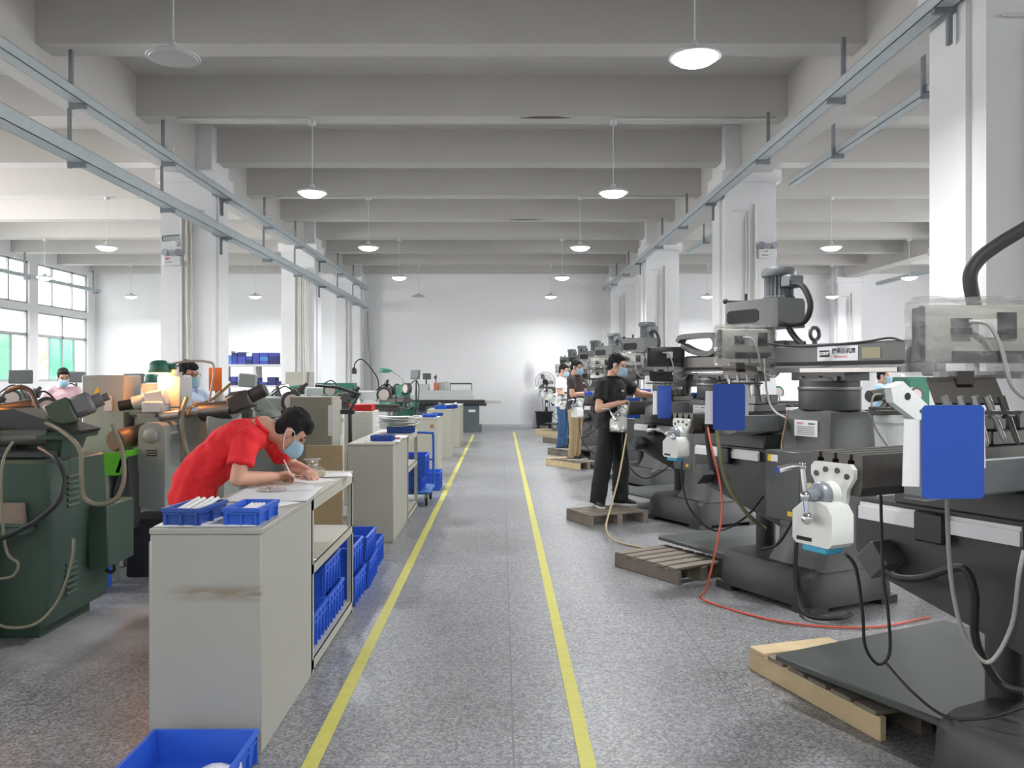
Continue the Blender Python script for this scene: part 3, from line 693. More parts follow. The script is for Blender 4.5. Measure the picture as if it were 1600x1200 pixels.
attach(m0, 'pan_cord', [at(1385, 1036, 3.3), at(1430, 1085, 3.2), at(1480, 1120, 3.12), at(1540, 1122, 3.0), at(1600, 1105, 2.9)], .006, M_black)
# the corrugated black hose that hangs down behind the nearest readout
h = MB(); P = catmull([at(1640, 335, 3.6), at(1600, 358, 3.6), at(1560, 382, 3.6), at(1530, 405, 3.6), at(1516, 430, 3.6), at(1520, 465, 3.6), at(1526, 490, 3.6)], 12)
h.tube(P, .030, seg=12, sub=1)
h = h.build('corrugated_hose', None); tag(h, 'thick black ribbed hose curving down behind the nearest readout', 'hose')
mr = mat('ribbed_hose', (44, 44, 46), .6); h.data.materials.append(mr)

# blue folders hanging from the racks
def folder(c, rz, w, h_, lab, sheets=True):
    t = thing('document_folder', lab, 'folder', c, rz, 'blue document folders on the milling machines')
    k = MB(); k.prism([(-w/2+.01, -h_), (w/2-.01, -h_), (w/2, -h_+.01), (w/2, -.01), (w/2-.01, 0), (-w/2+.01, 0), (-w/2, -.01), (-w/2, -h_+.01)], -.006, 0, 'y'); k.build('cover', M_folder, t, flat=True)
    if sheets:
        k = MB(); k.box((-.03-w*.16, .012, -h_*.52), (w*.9, .004, h_*.72), ry=.03); k.build('paper', M_paper, t, flat=True)
        k = MB(); k.box((w*.11, .02, -h_*.36), (w*.96, .004, h_*.66), ry=-.02); k.build('paper', M_paper, t, flat=True)
    MB().cyl((0, .0, -.005), (0, .04, .03), .004, seg=6).build('hanging_clip', M_steel, t)
    return t
folder(at(1488, 633, 2.62), 0.05, .200, .294, 'large blue folder hanging in front of the nearest machine, at the right of the photo')
folder(at(1139, 600, 5.75), -.30, .215, .32, 'blue folder hanging on the machine with the maker sticker on its ram')
folder(at(1038, 603, 8.75), .55, .19, .34, 'blue folder by the outstretched hand of the man in black')
folder(at(990, 622, 9.9), -.35, .16, .24, 'blue folder seen behind the forearm of the man in black')

def vise(loc, rz, lab, m=M_dsteel):
    t = thing('machine_vise', lab, 'vise', loc, rz, 'vises on the milling tables')
    k = MB(); k.bb(-.16, .16, -.07, .07, 0, .06, bev=.006); k.bb(-.16, -.09, -.08, .08, .06, .13, bev=.005); k.build('body', m, t)
    MB().bb(-.01, .07, -.08, .08, .062, .13, bev=.005).build('moving_jaw', m, t)
    k = MB(); k.cyl((.07, 0, .045), (.22, 0, .045), .014, seg=10); k.cyl((.21, -.08, .045), (.21, .08, .045), .007, seg=8); k.build('screw_handle', M_steel, t)
    return t
vise(mill_w(MO[0], -.05, .40, 1.29), PSI, 'machine vise on the table of the nearest machine at the right edge')
vise(mill_w(MO[1], -.02, .40, 1.29), PSI, 'machine vise on the table behind the second blue folder', mat('vise_grey', (112, 114, 116), .4, .4))
vise(mill_w(MO[2], .0, .40, 1.29), PSI, 'machine vise on the table the man in black reaches over')
vise(mill_w(MO[3], -.1, .40, 1.29), PSI, 'machine vise in front of the man in the brown shirt')
# wooden pallets under the operators
def pallet(p_far, p_near, depth, lab, h=.125, m=M_wood, top=None, n=6):
    a, b = Vector(p_far), Vector(p_near); d = b-a; L = d.length; u = d/L; rz = math.atan2(u.y, u.x)
    t = thing('wooden_pallet', lab, 'pallet', (a.x, a.y, 0), rz, 'wooden pallets beside the milling machines')
    # local x: along the front edge (far -> near); local +y: towards the machine
    top = top or M_woodd
    k = MB(); k.bb(0, L, 0, .035, .0, h-.02, bev=.004); k.build('front_board', m, t, flat=True)
    for y in (depth*.5, depth-.04): MB().bb(0, L, y-.03, y+.03, 0, h-.02).build('bearer', top, t, flat=True)
    w = L/n
    for i in range(n):
        q = MB().bb(w*i+.012, w*(i+1)-.018, -.006, depth, h-.02, h, bev=.003).build('deck_board', top if i else m, t, flat=True)
    return t
pallet((1.315, 4.43, 0), (1.607, 3.535, 0), .50, 'pale wooden pallet by the nearest machine, lower right')
pallet((.925, 6.83, 0), (1.316, 6.2, 0), .55, 'wooden pallet in front of the machine with the maker sticker', top=M_woodd, m=M_woodd)
pallet((.705, 9.10, 0), (.92, 8.62, 0), .72, 'dark grey pallet the man in black stands on', m=M_woodd)
pallet((.775, 14.75, 0), (1.30, 13.95, 0), .42, 'pallet with a pale front board under the man in the brown shirt', h=.13)
pallet((.93, 16.9, 0), (1.40, 16.15, 0), .42, 'dark pallet under the man in the white shirt', h=.13, m=M_woodd)
pallet((.98, 20.0, 0), (1.35, 19.3, 0), .42, 'dark pallet beyond the man in the white shirt', h=.13, m=M_woodd)
pallet((.90, 22.5, 0), (1.55, 21.7, 0), .42, 'farthest wooden pallet, near the fan', h=.16)
# ================================================================ LEFT SIDE: grinders
M_bulb = mat('warm_bulb', (255, 220, 170), .4, amt=0, emit=(255, 190, 110), estr=14)
M_led = mat('white_led', (255, 255, 255), .4, amt=0, emit=(255, 255, 255), estr=3)
wl = bpy.data.lights.new('work_light', 'POINT'); wl.energy = 7; wl.color = (1.0, .30, .07); wl.shadow_soft_size = .03

def work_lamp(loc, pts, hood, lab, m=M_green2, lit=True, rz=0, power=True, q=1.0):
    """hooded lamp on a bent arm; the arm's foot stands at loc"""
    t = thing('work_lamp', lab, 'work lamp', loc, rz, 'work lamps on the grinders')
    P = [Vector(p) for p in pts]; e = P[-1]
    MB().tube(P, .010, sub=6).build('arm', M_greyhose if hood != 'flex' else M_black, t)
    MB().lathe([(.05, 0), (.05, .02), (.02, .03)], (0, 0, 0)).build('foot', m, t)
    h = MB()
    if hood == 'dome':
        h.lathe([(.10*q, -.045), (.105*q, -.03), (.10*q, .02), (.075*q, .045), (.03*q, .055)], e, seg=20); h.cyl(e+Vector((.08*q, 0, 0)), e+Vector((.15*q, 0, 0)), .022)
    elif hood == 'flex':
        h.lathe([(.045, -.09), (.045, -.02), (.025, .0), (.012, .02)], e, seg=14)
    else:
        h.box(e, (.18, .11, .14), ry=.1, bev=.015)
    h.build('lamp_hood', m, t)
    if lit and hood == 'dome':
        b = MB().lathe([(.085*q, -.052), (.09*q, -.046)], e, seg=20).build('bulb', M_bulb, t)
        if power:
            o = bpy.data.objects.new('light', wl); COL.objects.link(o); o.parent = t; o.location = e+Vector((0, 0, -.085))
    return t

def grinder(loc, rz, lab, body, accent, seed, dro=True, guard=True, h=1.02, tilt=.35, box=None, scale=1.0, group='tool grinders left of the aisle'):
    """universal tool grinder: pedestal, cross slides, swivelling wheel head, work head"""
    rnd = random.Random(seed)
    t = thing('tool_grinder', lab, 'grinding machine', loc, rz, group); t.scale = (scale,)*3
    p = MB(); p.rects([(0, -.42, .42, -.36, .36), (.10, -.42, .42, -.36, .36), (.14, -.36, .36, -.30, .30), (h-.22, -.34, .34, -.28, .28), (h-.18, -.42, .42, -.34, .34), (h-.08, -.42, .42, -.34, .34)], .05); p.build('pedestal', body, t)
    v = MB()
    for i in range(5): v.box((-.1, -.31, .30+.035*i), (.16, .012, .016), rx=.5)
    v.build('vent_louvres', accent, t)
    MB().bb(.12, .36, -.36, -.26, .35, .72, bev=.01).build('electrical_box', body, t)
    k = MB(); k.bb(-.62, .62, -.17, .05, h-.08, h-.01, bev=.008); k.bb(-.58, .58, -.14, .02, h-.01, h+.03, bev=.006); k.build('slide_table', M_dsteel, t)
    k = MB(); k.lathe([(.15, h-.08), (.15, h+.06), (.12, h+.10)], (.05, .18, 0)); k.bb(-.10, .20, .08, .30, h+.08, h+.24, bev=.02); k.build('wheel_head', body, t)
    k = MB(); k.cyl((-.15, .18, h+.20), (-.42, .18, h+.20-.1*tilt), .085); k.cyl((-.42, .18, h+.2-.1*tilt), (-.45, .18, h+.2-.11*tilt), .06); k.build('motor', accent, t)
    if guard:
        k = MB(); pts = [(.12*math.cos(a), .12*math.sin(a)) for a in [PI*1.35*i/16-.6 for i in range(17)]]
        k.prism([(x+.0, z+h+.18) for x, z in pts], -.02, .06, 'y', M=Matrix.Translation((.30, .1, 0))); k.build('wheel_guard', accent, t)
        MB().cyl((.30, .07, h+.18), (.30, .11, h+.18), .085, seg=20).build('grinding_wheel', mat('grinding_wheel', (196, 182, 176), .9), t)
    R = Matrix.Translation((-.28, -.06, h+.12)) @ Matrix.Rotation(-.5-tilt*.6, 4, 'Y') @ Matrix.Rotation(.3*rnd.random(), 4, 'Z')
    k = MB(); k.box((0, 0, 0), (.16, .13, .14), M=R, bev=.015); k.cyl(R @ Vector((.07, 0, 0)), R @ Vector((.20, 0, 0)), .05); k.cyl(R @ Vector((.20, 0, 0)), R @ Vector((.28, 0, 0)), .03); k.cyl(R @ Vector((-.08, 0, 0)), R @ Vector((-.18, 0, 0)), .045); k.bb(-.36, -.2, -.12, .0, h+.02, h+.08)
    k.build('work_head', M_castd if rnd.random() < .5 else M_dsteel, t)
    for x, y, z, ax in ((.0, -.36, h-.13, (0, -1, 0)), (.46, 0, h-.13, (1, 0, 0))):
        c = Vector((x, y, z)); a = Vector(ax); o = a.orthogonal().normalized(); q = a.cross(o); k = MB()
        k.tube([c+a*.03+(o*math.cos(s)+q*math.sin(s))*.085 for s in [2*PI*i/18 for i in range(18)]], .011, sub=1, closed=True)
        for s in (0, 2.1, 4.2): k.cyl(c+a*.03, c+a*.03+(o*math.cos(s)+q*math.sin(s))*.085, .007, seg=6)
        k.cyl(c, c+a*.05, .022); k.cyl(c+a*.03+o*.085, c+a*.10+o*.085, .011, seg=8)
        k.build('handwheel', M_steel, t)
    k = MB().tube([(-.3, .1, h+.2), (-.48, .05, h+.15), (-.55, -.05, h-.2), (-.45, -.2, h-.5), (-.36, -.2, h-.6)], .014); k.build('coolant_hose', M_hose, t)
    k = MB().tube([(.1, .28, h+.22), (.3, .33, h+.35), (.45, .3, h+.1), (.42, .2, h-.4)], .010); k.build('power_cable', M_black, t)
    if dro:
        k = MB(); k.cyl((.38, .28, h-.1), (.38, .28, h+.36), .016, seg=8); k.build('display_post', accent, t)
        k = MB(); k.box((.38, .26, h+.46), (.28, .06, .18), rx=-.1, bev=.01); k.build('digital_readout', mat('readout_grey', (92, 96, 96), .5), t)
    if box:
        k = MB(); k.box((0, .40, h+.2), (.45, .16, .40), bev=.008); k.build('control_cabinet', box, t)
    return t

# --- the near green grinder at the left edge --------------------------------------------------------------
g = thing('tool_grinder', 'dark green grinding machine at the left edge of the photo', 'grinding machine', (0, 0, 0), 0, 'tool grinders left of the aisle')
b = MB(); b.rects([(.10, -3.45, -2.66, 4.86, 5.62), (.42, -3.42, -2.63, 4.84, 5.64), (.66, -3.40, -2.62, 4.84, 5.64), (.70, -3.36, -2.62, 4.84, 5.55), (1.05, -3.34, -2.62, 4.82, 5.50), (1.065, -3.32, -2.64, 4.84, 5.48)], .03)
b.bb(-3.3, -2.75, 4.95, 5.55, 0, .10)
b.build('pedestal', M_green, g)
def panel(o, x, ys, zs, name, m, slots):
    k = MB()
    for i in range(slots): k.box((x, ys, zs-.035*i), (.012, .13, .016), ry=-.5)
    return k.build(name, m, g)
panel(g, -2.615, 5.08, .95, 'vent_louvre', M_green, 6); panel(g, -2.625, 5.08, .42, 'vent_louvre', M_green, 6)
k = MB(); k.bb(-2.63, -2.50, 5.28, 5.66, .34, .74, bev=.01); eb = k.build('electrical_box', M_green, g)
k = MB(); k.cyl((-2.56, 5.66, .62), (-2.56, 5.71, .62), .03); k.build('latch', M_dsteel, eb)
k = MB(); k.tube([(-2.56, 5.48, .34), (-2.55, 5.48, .29), (-2.57, 5.47, .27), (-2.6, 5.46, .29)], .012); k.build('cable_loop', M_black, eb)
# recess with pipes at the lower left
k = MB(); k.bb(-3.6, -2.95, 4.66, 4.86, .05, .62, bev=.02); k.cyl((-3.3, 4.6, .15), (-3.3, 4.6, .70), .06); k.cyl((-3.1, 4.62, .1), (-3.1, 4.62, .62), .04); k.cyl((-2.92, 4.7, .70), (-3.4, 4.5, .66), .02)
k.build('coolant_pump', M_dsteel, g)
k = MB(); k.bb(-3.55, -2.70, 4.70, 4.84, .655, .69, bev=.006); k.cyl((-2.7, 4.78, .69), (-2.9, 4.78, .70), .018); k.build('drip_tray', M_green, g)
k = MB(); k.box((-2.85, 4.79, .76), (.20, .05, .13), rx=.2); k.build('rusty_guard', mat('rusty_sheet', (150, 132, 118), .7, amt=.3), g)
# swivel base, wheel head, spindle bar and slides on top
k = MB(); k.rects([(1.06, -2.98, -2.70, 5.10, 5.36), (1.17, -3.0, -2.68, 5.08, 5.40), (1.175, -3.03, -2.63, 5.04, 5.44), (1.20, -3.03, -2.62, 5.04, 5.44), (1.215, -2.98, -2.66, 5.08, 5.40)], .03); k.build('swivel_base', M_green, g)
R = Matrix.Translation((-2.77, 5.2, 1.315)) @ Matrix.Rotation(-.42, 4, 'Y') @ Matrix.Rotation(.35, 4, 'Z')
k = MB(); k.box((.02, 0, 0), (.15, .15, .16), M=R, bev=.012); k.build('wheel_head', mat('oily_green_paint', (72, 84, 66), .45, amt=.25), g)
k = MB(); k.box((.15, 0, .005), (.13, .13, .13), M=R, bev=.02); k.cyl(R @ Vector((.2, 0, 0)), R @ Vector((.27, 0, 0)), .045); k.cyl(R @ Vector((.27, 0, 0)), R @ Vector((.31, 0, 0)), .025); k.build('motor', mat('greasy_grey', (118, 118, 120), .5, .2, amt=.2), g)
k = MB(); k.prism([(-3.10, 1.20), (-2.60, 1.205), (-2.58, 1.225), (-2.82, 1.30), (-3.0, 1.36), (-3.12, 1.33)], 5.10, 5.36, 'y'); k.build('guard_plate', M_castd, g)
k = MB(); k.cyl((-3.42, 4.95, 1.165), (-2.78, 5.10, 1.19), .050); k.cyl((-3.2, 4.99, 1.175), (-3.05, 5.03, 1.18), .075); k.cyl((-3.45, 4.94, 1.165), (-3.30, 4.98, 1.17), .07); k.build('spindle_bar', mat('oily_spindle', (112, 114, 108), .4, .4, amt=.2), g)
k = MB(); k.bb(-3.6, -2.72, 4.95, 5.40, 1.065, 1.11, bev=.01); k.bb(-3.5, -2.95, 5.0, 5.3, 1.11, 1.135); k.build('cross_slide', M_castd, g)
k = MB(); k.bb(-3.7, -3.05, 5.5, 5.75, 1.05, 1.22, bev=.02); k.box((-3.25, 5.55, 1.30), (.35, .14, .12), rz=.3, bev=.02); k.cyl((-3.5, 5.5, 1.3), (-3.15, 5.6, 1.36), .05); k.build('work_head', M_dsteel, g)
for nm, pts, r, m in (('coolant_hose', [at(42, 655, 5.2), at(75, 662, 5.1), at(105, 680, 5.0), at(125, 705, 4.95), at(127, 745, 4.9), at(132, 778, 4.9), at(155, 788, 4.9), at(182, 778, 4.95), at(194, 745, 5.0), at(190, 700, 5.1), at(180, 675, 5.1), at(176, 662, 5.1)], .013, M_hose),
                      ('power_cable', [at(62, 700, 4.85), at(88, 718, 4.7), at(100, 745, 4.7), at(92, 782, 4.65), at(60, 812, 4.6), at(20, 834, 4.55), at(-10, 845, 4.5)], .014, M_black),
                      ('drain_hose', [at(115, 842, 4.75), at(112, 880, 4.7), at(90, 940, 4.7), at(55, 975, 4.7), at(10, 980, 4.65), at(-20, 965, 4.6)], .009, M_hose),
                      ('oil_line', [at(20, 690, 4.75), at(5, 720, 4.7), at(2, 780, 4.7), at(10, 860, 4.7), at(28, 880, 4.7), at(20, 900, 4.7), at(-10, 905, 4.7)], .008, M_hose),
                      ('arm_cable', [at(10, 612, 5.6), at(30, 605, 5.6), at(48, 612, 5.6), at(60, 640, 5.5), at(70, 660, 5.3)], .016, M_castd)):
    MB().tube(pts, r).build(nm, m, g)
work_lamp((-3.62, 5.35, 1.22), [(0, 0, 0), (-.1, 0, .35), (.0, -.05, .5), (.17, -.05, .42)], 'dome', 'hooded lamp at the extreme left of the photo, throwing orange light', m=M_greyg)

# --- the grey grinder behind it ---------------------------------------------------------------------------
g = thing('tool_grinder', 'grey-green grinder with an orange-lit top in front of the man in light blue', 'grinding machine', (0, 0, 0), 0, 'tool grinders left of the aisle')
b = MB(); b.rects([(.10, -3.06, -2.28, 6.85, 7.20), (1.00, -3.05, -2.28, 6.85, 7.20), (1.22, -3.04, -2.30, 6.86, 7.18), (1.25, -3.07, -2.24, 6.82, 7.20), (1.27, -3.07, -2.24, 6.82, 7.20)], .03); b.bb(-3.1, -2.3, 6.9, 7.2, 0, .12); b.build('pedestal', M_greyg, g)
k = MB(); k.prism([(-2.82, .55), (-2.60, .55), (-2.60, 1.13), (-2.615, 1.175), (-2.65, 1.20), (-2.75, 1.20), (-2.79, 1.175), (-2.805, 1.13)], 6.42, 6.72, 'y'); k.ball((-2.71, 6.42, 1.10), (.06, .03, .06)); k.build('belt_cover', M_greyg, g)
k = MB(); k.bb(-2.74, -2.66, 6.415, 6.42, .985, .992).bb(-2.74, -2.66, 6.415, 6.42, .965, .972).bb(-2.74, -2.66, 6.415, 6.42, .945, .952); k.build('cover_slots', M_slot, g, flat=True)
k = MB(); k.cyl((-2.97, 6.40, 1.06), (-2.88, 6.72, 1.10), .085, seg=22); k.cyl((-2.975, 6.385, 1.06), (-2.97, 6.41, 1.06), .065); k.build('feed_motor', mat('brown_motor', (110, 84, 66), .45, amt=.2), g)
k = MB(); k.prism([(-2.92, .68), (-2.90, .62), (-2.86, .42), (-2.80, .40), (-2.80, .80), (-2.82, 1.0)], 6.25, 6.45, 'y'); k.build('wheel_guard', M_castd, g)
k = MB(); k.box((-2.80, 6.60, .99), (.48, .14, .05), ry=-.62); k.build('chute', M_lgrey, g)
k = MB(); k.bb(-3.06, -2.62, 6.75, 6.9, 1.27, 1.30, bev=.006); k.bb(-2.86, -2.7, 6.6, 6.85, 1.27, 1.36, bev=.01); k.build('slide_table', M_lgrey, g)
k = MB(); k.bb(-2.80, -2.60, 6.75, 7.0, 1.30, 1.57, bev=.015); k.cyl((-2.98, 6.72, 1.34), (-2.76, 6.78, 1.40), .055); k.box((-2.78, 6.72, 1.38), (.16, .14, .13), ry=-.2, bev=.012); k.cyl((-2.7, 6.85, 1.56), (-2.7, 6.85, 1.64), .04); k.bb(-2.98, -2.80, 6.88, 6.98, 1.42, 1.50); k.build('wheel_head', M_lgrey, g)
k = MB(); k.cyl((-3.08, 6.7, 1.32), (-2.97, 6.72, 1.34), .042); k.build('spindle_nose', M_blackp, g); k = MB(); k.box((-2.80, 6.62, 1.25), (.14, .15, .03)); k.cyl((-2.72, 6.62, 1.24), (-2.55, 6.60, 1.26), .035); k.build('spindle', M_steel, g)
k = MB(); k.tube([at(292, 622, 6.7), at(284, 650, 6.6), at(290, 700, 6.5), at(300, 735, 6.5), at(296, 760, 6.5)], .02); k.build('coolant_hose', M_hose, g)
k = MB(); k.tube([at(360, 600, 7.0), at(330, 625, 6.9), at(300, 636, 6.8), at(293, 650, 6.7)], .012); k.build('coolant_pipe', mat('brass_pipe', (150, 120, 70), .35, .6), g)
k = MB(); k.cyl((-2.40, 6.70, 1.27), (-2.12, 6.6, 1.30), .075); k.box((-2.05, 6.55, 1.36), (.18, .16, .14), ry=-.4, bev=.015); k.cyl((-1.98, 6.55, 1.40), (-1.86, 6.55, 1.46), .055); k.build('work_head', M_dsteel, g)
k = MB(); k.bb(-2.35, -2.15, 6.6, 6.9, 1.05, 1.26, bev=.02); k.build('swivel_bracket', M_greyg, g)
cb = thing('control_cabinet', 'grey metal control box with a yellow warning triangle left of the man in light blue', 'control box', (-3.18, 6.95, 0), 0)
MB().bb(-.25, .10, -.16, .16, .0, 1.57, bev=.01).build('body', M_greyg, cb)
tr = MB(); tr.prism([(-.035, -.03), (.035, -.03), (0, .035)], 0, .003, 'z', M=frame((-.12, -.162, 1.44), (1, 0, 0), (0, 0, 1))); tr.build('warning_triangle', M_yellow, cb, flat=True)
MB().bb(-.06, .0, -.175, -.16, 1.28, 1.40).build('switch_plate', M_lgrey, cb)
work_lamp((-2.66, 6.84, 1.29), [(.25, -.02, -.0), (.30, -.02, .33), (.25, -.05, .39), (.10, -.12, .39), (-.02, -.16, .36), (-.08, -.17, .345)], 'dome', 'green hooded work lamp shining orange beside the man in light blue', q=.85)
ob = thing('orange_shield', 'small translucent orange shield lit by a lamp, right of the man in light blue', 'shield', at(337, 600, 7.15))
k = MB(); k.bb(-.055, .055, -.01, .0, -.06, .14); k.build('panel', mat('orange_acrylic', (245, 120, 50), .3, amt=.05), ob)
k = MB(); k.cyl((0, .02, -.30), (0, .02, .0), .012); k.build('stem', M_dsteel, ob)
k = MB(); k.ball((.05, -.05, -.13), (.05, .045, .07)); k.build('knob', M_lgrey, ob)
bk = MB(); bk.bb(-2.92, -2.32, 6.46, 6.80, .0, .46, bev=.01); o = bk.build('coolant_tank', M_castd); tag(o, 'black coolant tank on the floor behind the green grinder', 'tank')
gb = MB(); gb.prism([(-3.5, .82), (-2.86, .82), (-2.80, 1.0), (-2.825, 1.0), (-2.88, .84), (-3.48, .84), (-3.54, 1.0), (-3.56, 1.0)], 6.2, 6.62, 'y'); gb.bb(-3.54, -2.82, 6.2, 6.215, .84, .99)
M_lime = mat('lime_green_plastic', (96, 190, 40), .4)
o = gb.build('green_tray', M_lime); tag(o, 'bright green plastic basket behind the green grinder', 'basket')
o = MB().bb(-3.35, -2.95, 6.24, 6.42, .0, .815).build('stand', M_greyg); tag(o, 'grey metal stand under the bright green basket', 'stand')
o = MB().bb(-2.98, -2.90, 5.98, 6.2, .0, .42, bev=.01).build('blue_bin', M_crate); o = tag(o, 'small blue bin showing between the green grinder and the grey one', 'bin')

# --- further grinders ---------------------------------------------------------------------------------
grinder((-2.55, 9.0, 0), .5, 'oily grinder under the floodlight, behind the bending man in red', M_greyg, M_castd, 3, h=1.10, dro=False)
grinder((-3.9, 9.1, 0), .3, 'grinder between the grey control box and the white column', M_greyg, M_lgrey, 5, h=1.05, dro=True)
grinder((-3.3, 11.4, 0), .2, 'cluttered grinder in front of the shelves of blue boxes', M_greyg, M_dsteel, 8, h=1.1, dro=False)
grinder((-3.2, 14.0, 0), .1, 'grey grinder with a dark green rail, beyond the tall grey panel', M_lgrey, M_green2, 11, h=1.15, dro=False)
grinder((-2.17, 13.1, 0), -.1, 'pale grey grinder with a round black wheel guard', M_lgrey, M_castd, 12, h=1.1, dro=False, box=None)
grinder((-2.15, 16.6, 0), -.9, 'bright green grinder beyond the pale grey one', M_green2, M_castd, 14, h=1.15, tilt=1.0, dro=True)
grinder((-6.6, 10.6, 0), .4, 'grinder with a small screen, left of the man in pink', M_greyg, M_green, 21, h=1.1)
grinder((-5.1, 10.4, 0), -.2, 'grinder in front of the man in pink', M_greyg, M_lgrey, 22, h=1.05)
grinder((-7.4, 13.5, 0), .2, 'green grinder by the far left window', M_green, M_castd, 23, h=1.1)
grinder((-5.5, 14.2, 0), .2, 'grinder far behind the man in pink', M_greyg, M_castd, 24, h=1.1)
grinder((-4.7, 8.0, 0), .6, 'grinder with a brown tray behind the green machine', M_greyg, M_dsteel, 26, h=1.06, dro=False)
work_lamp((-2.35, 8.75, 1.10), [(0, 0, 0), (.02, 0, .06), (-.30, 0, .40), (-.32, 0, .42)], 'box', 'grey square floodlight on a jointed arm', m=M_greyg, lit=False)
work_lamp((-2.1, 13.35, 1.2), [(.12, 0, .1), (.1, 0, .35), (-.12, 0, .63), (-.24, 0, .60), (-.27, 0, .5)], 'flex', 'black gooseneck lamp over the pale grey grinder', m=M_blackp, lit=False)
work_lamp((-1.99, 16.67, 1.392), [(.0, 0, .0), (.0, 0, .12), (-.2, 0, .28), (-.36, 0, .30)], 'dome', 'small green hooded lamp against the far wall', lit=False)
work_lamp((-3.9, 9.28, 1.30), [(0, 0, 0), (-.10, 0, .16), (.0, 0, .24)], 'dome', 'small green hooded lamp left of the bright orange machine head', lit=False, q=.8)
l = thing('led_work_light', 'white glowing flat lamp on a jointed arm above the grey panel', 'work lamp', (-2.5, 9.6, 1.16), 0)
MB().tube([(.75, 0, .02), (.86, 0, .20), (.60, 0, .28), (.35, .0, .30)], .02, sub=1).build('arm', M_blackp, l)
k = MB(); k.box((-.02, 0, .17), (.07, .18, .28), ry=-.3, bev=.01); k.build('head', M_castd, l)
k = MB(); k.box((.03, -.03, .18), (.06, .20, .25), ry=-.3); k.build('lit_face', M_led, l)
k = MB(); k.bb(-.1, .8, -.03, .03, -.03, .02); k.cyl((.75, 0, -1.16), (.75, 0, 0), .025); k.cyl((.0, 0, .0), (-.02, 0, .1), .012); k.build('stand', M_dsteel, l)

# --- surface grinder against the far wall --------------------------------------------------------------
sg = thing('surface_grinder', 'large grey surface grinder against the far wall, left of the aisle end', 'grinding machine', (0, 0, 0))
Y0 = 23.6
def r(px0, px1, py0, py1, d0, d1, **k):
    a_, b_ = at(px0, py1, Y0), at(px1, py0, Y0)
    return dict(x0=a_.x, x1=b_.x, y0=Y0+d0, y1=Y0+d1, z0=max(0, a_.z), z1=b_.z)
def rb(mb, *a, bev=0.0):
    q = r(*a); mb.bb(q['x0'], q['x1'], q['y0'], q['y1'], q['z0'], q['z1'], bev=bev); return mb
k = MB(); rb(k, 640, 748, 632, 669, 0, .7, bev=.02); rb(k, 640, 752, 665, 678, -.05, .75); k.build('pedestal', mat('slate_machine_paint', (92, 102, 106), .45), sg)
k = MB(); rb(k, 642, 740, 617, 625, -.1, .6, bev=.01); rb(k, 648, 738, 610, 618, -.05, .55, bev=.01); k.build('bed', M_lgrey, sg)
k = MB(); rb(k, 640, 758, 625, 632, -.08, .55, bev=.01); rb(k, 745, 760, 630, 634, -.1, .3); k.build('slide_table', M_castd, sg)
k = MB(); rb(k, 752, 784, 625, 630, 0, .25, bev=.01); k.build('table_tray', M_lgrey, sg)
k = MB(); q = r(702, 738, 598, 616, .05, .1); a_, b_, c_, d_ = q['x0'], q['x1'], q['z0'], q['z1']; w_ = .06
k.bb(a_, b_, q['y0'], q['y1'], c_, c_+w_).bb(a_, b_, q['y0'], q['y1'], d_-w_*.5, d_).bb(a_, a_+w_*.5, q['y0'], q['y1'], c_, d_).bb(b_-w_*.5, b_, q['y0'], q['y1'], c_, d_); k.build('splash_guard', M_lgrey, sg)
k = MB(); k.tube([(a_+.03, Y0, c_+.07), (b_-.03, Y0, c_+.07), (b_-.03, Y0, d_-.03), (a_+.03, Y0, d_-.03)], .018, sub=1, closed=True); k.build('window_gasket', M_castd, sg)
k = MB(); rb(k, 652, 669, 600, 612, .2, .6, bev=.02); rb(k, 684, 694, 597, 612, .2, .6, bev=.02); rb(k, 694, 700, 596, 610, .1, .5, bev=.02); k.build('spindle_head', M_lgrey, sg)
k = MB(); rb(k, 677, 684, 598, 612, .1, .4, bev=.02); k.build('orange_guard', mat('orange_paint', (205, 120, 80), .5), sg)
k = MB(); rb(k, 659, 672, 583, 593, .3, .36, bev=.01); k.build('digital_readout', mat('readout_grey', (92, 96, 96), .5), sg)
k = MB(); k.cyl(at(666, 593, Y0+.33), at(666, 604, Y0+.33), .02); k.cyl(at(681, 585, Y0+.3), at(681, 600, Y0+.3), .015); k.cyl(at(681, 588, Y0+.3), at(679.5, 592, Y0+.3), .05, .02); k.build('posts', M_castd, sg)
c = at(659, 637, Y0-.1); k = MB(); k.tube([c+Vector((.09*math.cos(a), 0, .09*math.sin(a))) for a in [2*PI*i/16 for i in range(16)]], .022, sub=1, closed=True); k.cyl(c, c+Vector((0, .12, 0)), .05); k.build('handwheel', M_blackp, sg)
rb(MB(), 732, 743, 640, 644, -.01, 0).build('name_plate', M_paper, sg, flat=True)

# --- machines in the right-hand bay, glimpsed behind the milling machines --------------------------------------------
GR = 'machines in the right-hand bay'
t = grinder((5.6, 11.6, 0), .3, 'pale machine in the right bay seen right of the column with the name plate', M_lgrey, M_castd, 31, h=1.12, dro=False, group=GR)
k = MB(); k.prism([(-.62, 1.42), (-.42, 1.50), (.28, .95), (.22, .72), (-.58, 1.22)], -.45, -.32, 'y'); k.build('slanted_arm', M_lgrey, t)
k = MB(); k.cyl((-.35, -.455, 1.30), (-.35, -.445, 1.30), .05); k.build('arm_bore', M_slot, t)
grinder((7.9, 14.2, 0), -.2, 'green machine in the right bay', M_green2, M_castd, 33, h=1.1, dro=False, group=GR)
grinder((4.75, 15.0, 0), .2, 'pale machine in the right bay between two columns', M_lgrey, M_green2, 34, h=1.1, dro=False, group=GR)
grinder((8.8, 16.4, 0), .1, 'green machine deep in the right bay', M_green2, M_castd, 35, h=1.1, group=GR)
